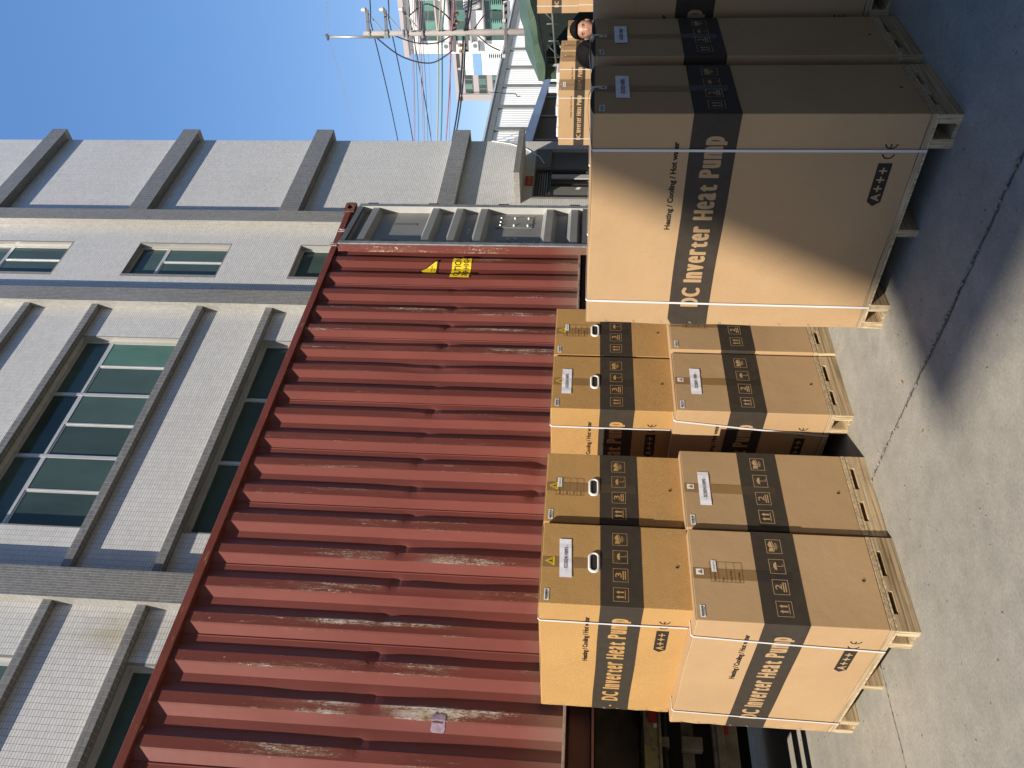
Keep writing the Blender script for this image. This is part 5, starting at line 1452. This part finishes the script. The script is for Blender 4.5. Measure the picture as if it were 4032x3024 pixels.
for k_, (x, y, w, d, zt, lb) in enumerate(((15.65, 7.08, .53, D_A, ZF, 'plain carton base supporting the sunlit distant carton left of the shelter'), (16.35, 6.78, .53, D_A, ZF, 'plain carton base under the distant carton by the shelter post'), (16.95, 6.78, .53, D_A, ZF, 'plain carton base under the distant carton right of the post'), (17.9, 6.70, .53, D_A, ZF-.12, 'plain carton base under the carton behind the man'), (18.15, 5.20, .53, D_A, .975, 'plain carton base of the stack at the upper edge of the picture'))):
    mb = MB(); mb.box(0, 0, .14, w, d, zt-.002); t = thing('carton', lb, 'carton', (x, y, 0), 0, 'hidden lower cartons in the distance'); obj('box', mb, M_CARD2, t, bevel=.006)
    mb = MB(); mb.box(-.001, -.001, .6, w+.001, d+.001, .75); obj('printed_band', mb, M_BAND, t)
    mb = MB(); mb.box(.05, .0, 0, w-.05, .12, .139); mb.box(.05, d-.12, 0, w-.05, d, .139); obj('runner', mb, M_PLYX, t)
# white wrapped parcels on a rack behind the distant cartons
M_WRAP = plain('white_wrap', (0.60, 0.57, 0.55), 0.6, var=0.15, scale=12, bump=0.4)
rk = thing('storage_rack', 'low rack behind the distant cartons holding white wrapped parcels', 'rack', (17.6, 8.3, 0))
mb = MB(); mb.box(-.1, -.9, 2.10, .8, .85, 2.14); obj('shelf', mb, M_GUTTER, rk)
for y in (-.85, .8):
    for x in (-.05, .75):
        mb = MB(); mb.box(x-.03, y-.03, 0, x+.03, y+.03, 2.1); obj('leg', mb, M_GUTTER, rk)
rr = random.Random(9)
for i in range(6):
    mb = MB(); y = 7.55 + i*.27; mb.box(0, .01, 0, .5, .255, rr.uniform(.20, .235)); o = obj('wrapped_parcel', mb, M_WRAP, bevel=.03, loc=(17.62, y, 2.141))
    tag(o, 'white wrapped parcel on the rack behind the distant cartons, %s from the shelter' % ('first', 'second', 'third', 'fourth', 'fifth', 'sixth')[i], 'parcel', 'white wrapped parcels on the rack')

# ------------------------------------------------------------------ two people behind the tall cartons
def skin_body(name, mats, scale, pose):
    J = {'pel': (0, 0, .96), 'sp': (.0, 0, 1.12), 'ch': (.0, 0, 1.34), 'nb': (-.005, 0, 1.50), 'nt': (.01, 0, 1.60),
         'sl': (0, .19, 1.43), 'el': (-.02, .25, 1.14), 'wl': (.10, .24, .92), 'pl_': (.15, .235, .85),
         'sr': (0, -.19, 1.43), 'er': (-.02, -.25, 1.14), 'wr': (.10, -.24, .92), 'pr_': (.15, -.235, .85),
         'hl': (0, .095, .90), 'kl': (.02, .10, .50), 'al': (-.02, .10, .09), 'tl': (.13, .11, .04),
         'hr': (0, -.095, .90), 'kr': (.02, -.10, .50), 'ar': (-.02, -.10, .09), 'tr': (.13, -.11, .04)}
    Rr = {'pel': .135, 'sp': .125, 'ch': .15, 'nb': .065, 'nt': .055, 'sl': .065, 'el': .045, 'wl': .028, 'pl_': .032, 'sr': .065, 'er': .045, 'wr': .028, 'pr_': .032,
          'hl': .095, 'kl': .06, 'al': .042, 'tl': .035, 'hr': .095, 'kr': .06, 'ar': .042, 'tr': .035}
    E_ = [('pel', 'sp'), ('sp', 'ch'), ('ch', 'nb'), ('nb', 'nt'), ('ch', 'sl'), ('sl', 'el'), ('el', 'wl'), ('wl', 'pl_'), ('ch', 'sr'), ('sr', 'er'), ('er', 'wr'), ('wr', 'pr_'),
          ('pel', 'hl'), ('hl', 'kl'), ('kl', 'al'), ('al', 'tl'), ('pel', 'hr'), ('hr', 'kr'), ('kr', 'ar'), ('ar', 'tr')]
    for sd, k in ((1, 'pl_'), (-1, 'pr_')):
        for fi in range(5):
            b = J[k]; off = (fi-1.5)*.018 if fi < 4 else .0
            L_ = (.07, .08, .075, .06, .05)[fi]
            if fi < 4: m1 = (b[0]+.025+off*.2, b[1]+off*sd*.4, b[2]-.035); m2 = (b[0]+.03, b[1]+off*sd*.4-.01*sd, b[2]-.035-L_*.5); m3 = (b[0]+.015, b[1]+off*sd*.4-.015*sd, b[2]-.035-L_)
            else: m1 = (b[0]+.04, b[1]-.02*sd, b[2]+.0); m2 = (b[0]+.06, b[1]-.025*sd, b[2]-.03); m3 = (b[0]+.065, b[1]-.02*sd, b[2]-.055)
            prev = k
            for q, mm in enumerate((m1, m2, m3)):
                nm = k + str(fi) + str(q); J[nm] = mm; Rr[nm] = .0095 - .001*q; E_.append((prev, nm)); prev = nm
    names = list(J); me = bpy.data.meshes.new(name); me.from_pydata([J[n] for n in names], [(names.index(a), names.index(b)) for a, b in E_], [])
    o = bpy.data.objects.new(name, me); COL.objects.link(o)
    md = o.modifiers.new('skin', 'SKIN'); md.use_smooth_shade = True
    sv = me.skin_vertices[0].data
    for i, n in enumerate(names): sv[i].radius = (Rr[n], Rr[n]); sv[i].use_root = (n == 'pel')
    md2 = o.modifiers.new('sub', 'SUBSURF'); md2.levels = 1; md2.render_levels = 1
    dg = bpy.context.evaluated_depsgraph_get(); dg.update()
    ev = o.evaluated_get(dg).to_mesh()
    v = [tuple(p.co) for p in ev.vertices]; f = [list(p.vertices) for p in ev.polygons]
    o.evaluated_get(dg).to_mesh_clear(); bpy.data.objects.remove(o); bpy.data.meshes.remove(me)
    return v, f
HC = Vector((.03, 0, 1.70))
def head_pt(th, ph, sc=1.0, face=True):
    """th: angle round from the face (+x), ph: latitude"""
    c = math.cos(ph); d = Vector((c*math.cos(th), c*math.sin(th), math.sin(ph)))
    p = Vector((d.x*.100, d.y*.078, d.z*.120))
    if d.z < -.1:
        k = (-d.z-.1)/.9; p.y *= 1-.30*k; p.x += .012*k*max(d.x, 0)
    if d.x < 0: p.x *= 1.02
    if face and d.x > .2:
        y, z = p.y, p.z
        p.x -= .004*max(0, 1-abs(y)/.05)
        p.x += .022*math.exp(-(y/.010)**2)*math.exp(-((z+.022)/.018)**2) + .010*math.exp(-(y/.009)**2)*math.exp(-((z-.002)/.018)**2)
        for s_ in (-1, 1): p.x -= .010*math.exp(-((y-s_*.031)/.014)**2)*math.exp(-((z-.012)/.010)**2)
        p.x += .005*math.exp(-((z-.032)/.010)**2)*math.exp(-(y/.05)**2)
        p.x += .006*math.exp(-(y/.022)**2)*math.exp(-((z+.060)/.010)**2)
    return p*sc
M_SKIN = plain('skin', (0.40, 0.215, 0.150), 0.5, var=0.18, scale=45)
M_HAIR = plain('black_hair', (0.007, 0.006, 0.006), 0.75, var=0.5, scale=160, spec=0.12, bump=0.5)
M_LIPS = plain('lips', (0.34, 0.13, 0.11), 0.5, var=0.1)
M_CLOTH = plain('dark_jacket', (0.03, 0.03, 0.035), 0.85, var=0.2, scale=20)
M_TROUS = plain('grey_trousers', (0.07, 0.075, 0.085), 0.85, var=0.2, scale=20)
M_BROW = plain('eyebrow', (0.07, 0.045, 0.035), 0.7, var=0.3, scale=200)
M_EYEW = plain('eye_white', (0.55, 0.52, 0.48), 0.3, var=0.05)
def person(label, x, y, zoff, rz, tilt, hair):
    v, f = skin_body('person', None, 1, None)
    mb = MB(); mb.v = list(v); mb.f = f; mb.m = []
    for q in f:
        c = sum((Vector(v[i]) for i in q), Vector())/len(q)
        mb.m.append(0 if c.z > 1.50 or (c.z < .93 and abs(c.y) > .17) else (1 if c.z > .93 or abs(c.y) > .17 else 2))
    Rt = Euler(tilt).to_matrix()
    def hp(p): return tuple(HC + Rt @ Vector(p))
    nu, nv = 40, 30; b = len(mb.v)
    for i in range(nv+1):
        ph = -math.pi/2 + math.pi*i/nv
        for j in range(nu): mb.v.append(hp(head_pt(-math.pi + 2*math.pi*j/nu, ph)))
    for i in range(nv):
        for j in range(nu):
            j2 = (j+1) % nu; mb.f.append([b+i*nu+j, b+i*nu+j2, b+(i+1)*nu+j2, b+(i+1)*nu+j]); mb.m.append(0)
    def blob(c, r, m_, n=10):
        b2 = len(mb.v)
        for i in range(n+1):
            a = -math.pi/2 + math.pi*i/n
            for j in range(n):
                w = 2*math.pi*j/n; mb.v.append(hp((c[0]+r[0]*math.cos(a)*math.cos(w), c[1]+r[1]*math.cos(a)*math.sin(w), c[2]+r[2]*math.sin(a))))
        for i in range(n):
            for j in range(n):
                j2 = (j+1) % n; mb.f.append([b2+i*n+j, b2+i*n+j2, b2+(i+1)*n+j2, b2+(i+1)*n+j]); mb.m.append(m_)
    for s_ in (-1, 1):
        blob((.0835, s_*.031, .0110), (.005, .0095, .0019), 6)
        blob((.0895, s_*.034, .029), (.005, .016, .0024), 6)
        blob((-.005, s_*.080, -.005), (.020, .009, .032), 0)
    blob((.086, 0, -.060), (.008, .026, .0055), 5); blob((.089, 0, -.0605), (.006, .022, .0014), 4)
    o = obj('person', mb, [M_SKIN, M_CLOTH, M_TROUS, M_EYEW, M_HAIR, M_LIPS, M_BROW], smooth=True, loc=(x, y, zoff)); o.rotation_euler.z = rz
    tag(o, label, 'person', None)
    # hair
    mb = MB(); nu, nv = 56, 30; rr = random.Random(4); keep = {}
    def line(th):
        a = abs(th)
        if hair == 'short': return .62 if a < .6 else (.62 - (a-.6)*.35 if a < 1.45 else (.0 if a < 1.9 else -.45))
        return .30 if a < .45 else (.05 if a < .8 else -.95)
    for i in range(nv+1):
        for j in range(nu):
            th = -math.pi + 2*math.pi*j/nu; lo = line(th); ph = lo + (math.pi/2-lo)*i/nv
            p = head_pt(th, ph, 1.0, False); q = p.normalized()*((.030*(1 - .88*max(0, 1-max(0, math.sin(ph))*1.6)) if hair == 'short' else .020) + rr.uniform(-.0025, .0035)*(.3 if hair == 'short' else 1))*min(1, i/2.5+.25)
            mb.v.append(hp(p+q))
    for i in range(nv):
        for j in range(nu):
            j2 = (j+1) % nu; mb.f.append([i*nu+j, i*nu+j2, (i+1)*nu+j2, (i+1)*nu+j]); mb.m.append(0)
    h_ = obj('hair', mb, M_HAIR, o, smooth=True); md = h_.modifiers.new('thick', 'SOLIDIFY'); md.thickness = .004; md.offset = -1
    return o
person('person with short black hair facing the camera over the tall cartons', 7.42, 2.78, -.018, math.radians(200.5), (0, -.04, 0), 'short')
person('person with long black hair bowing the head behind the tall cartons', 6.95, 2.85, -.075, math.radians(265), (0, .55, 0), 'long')
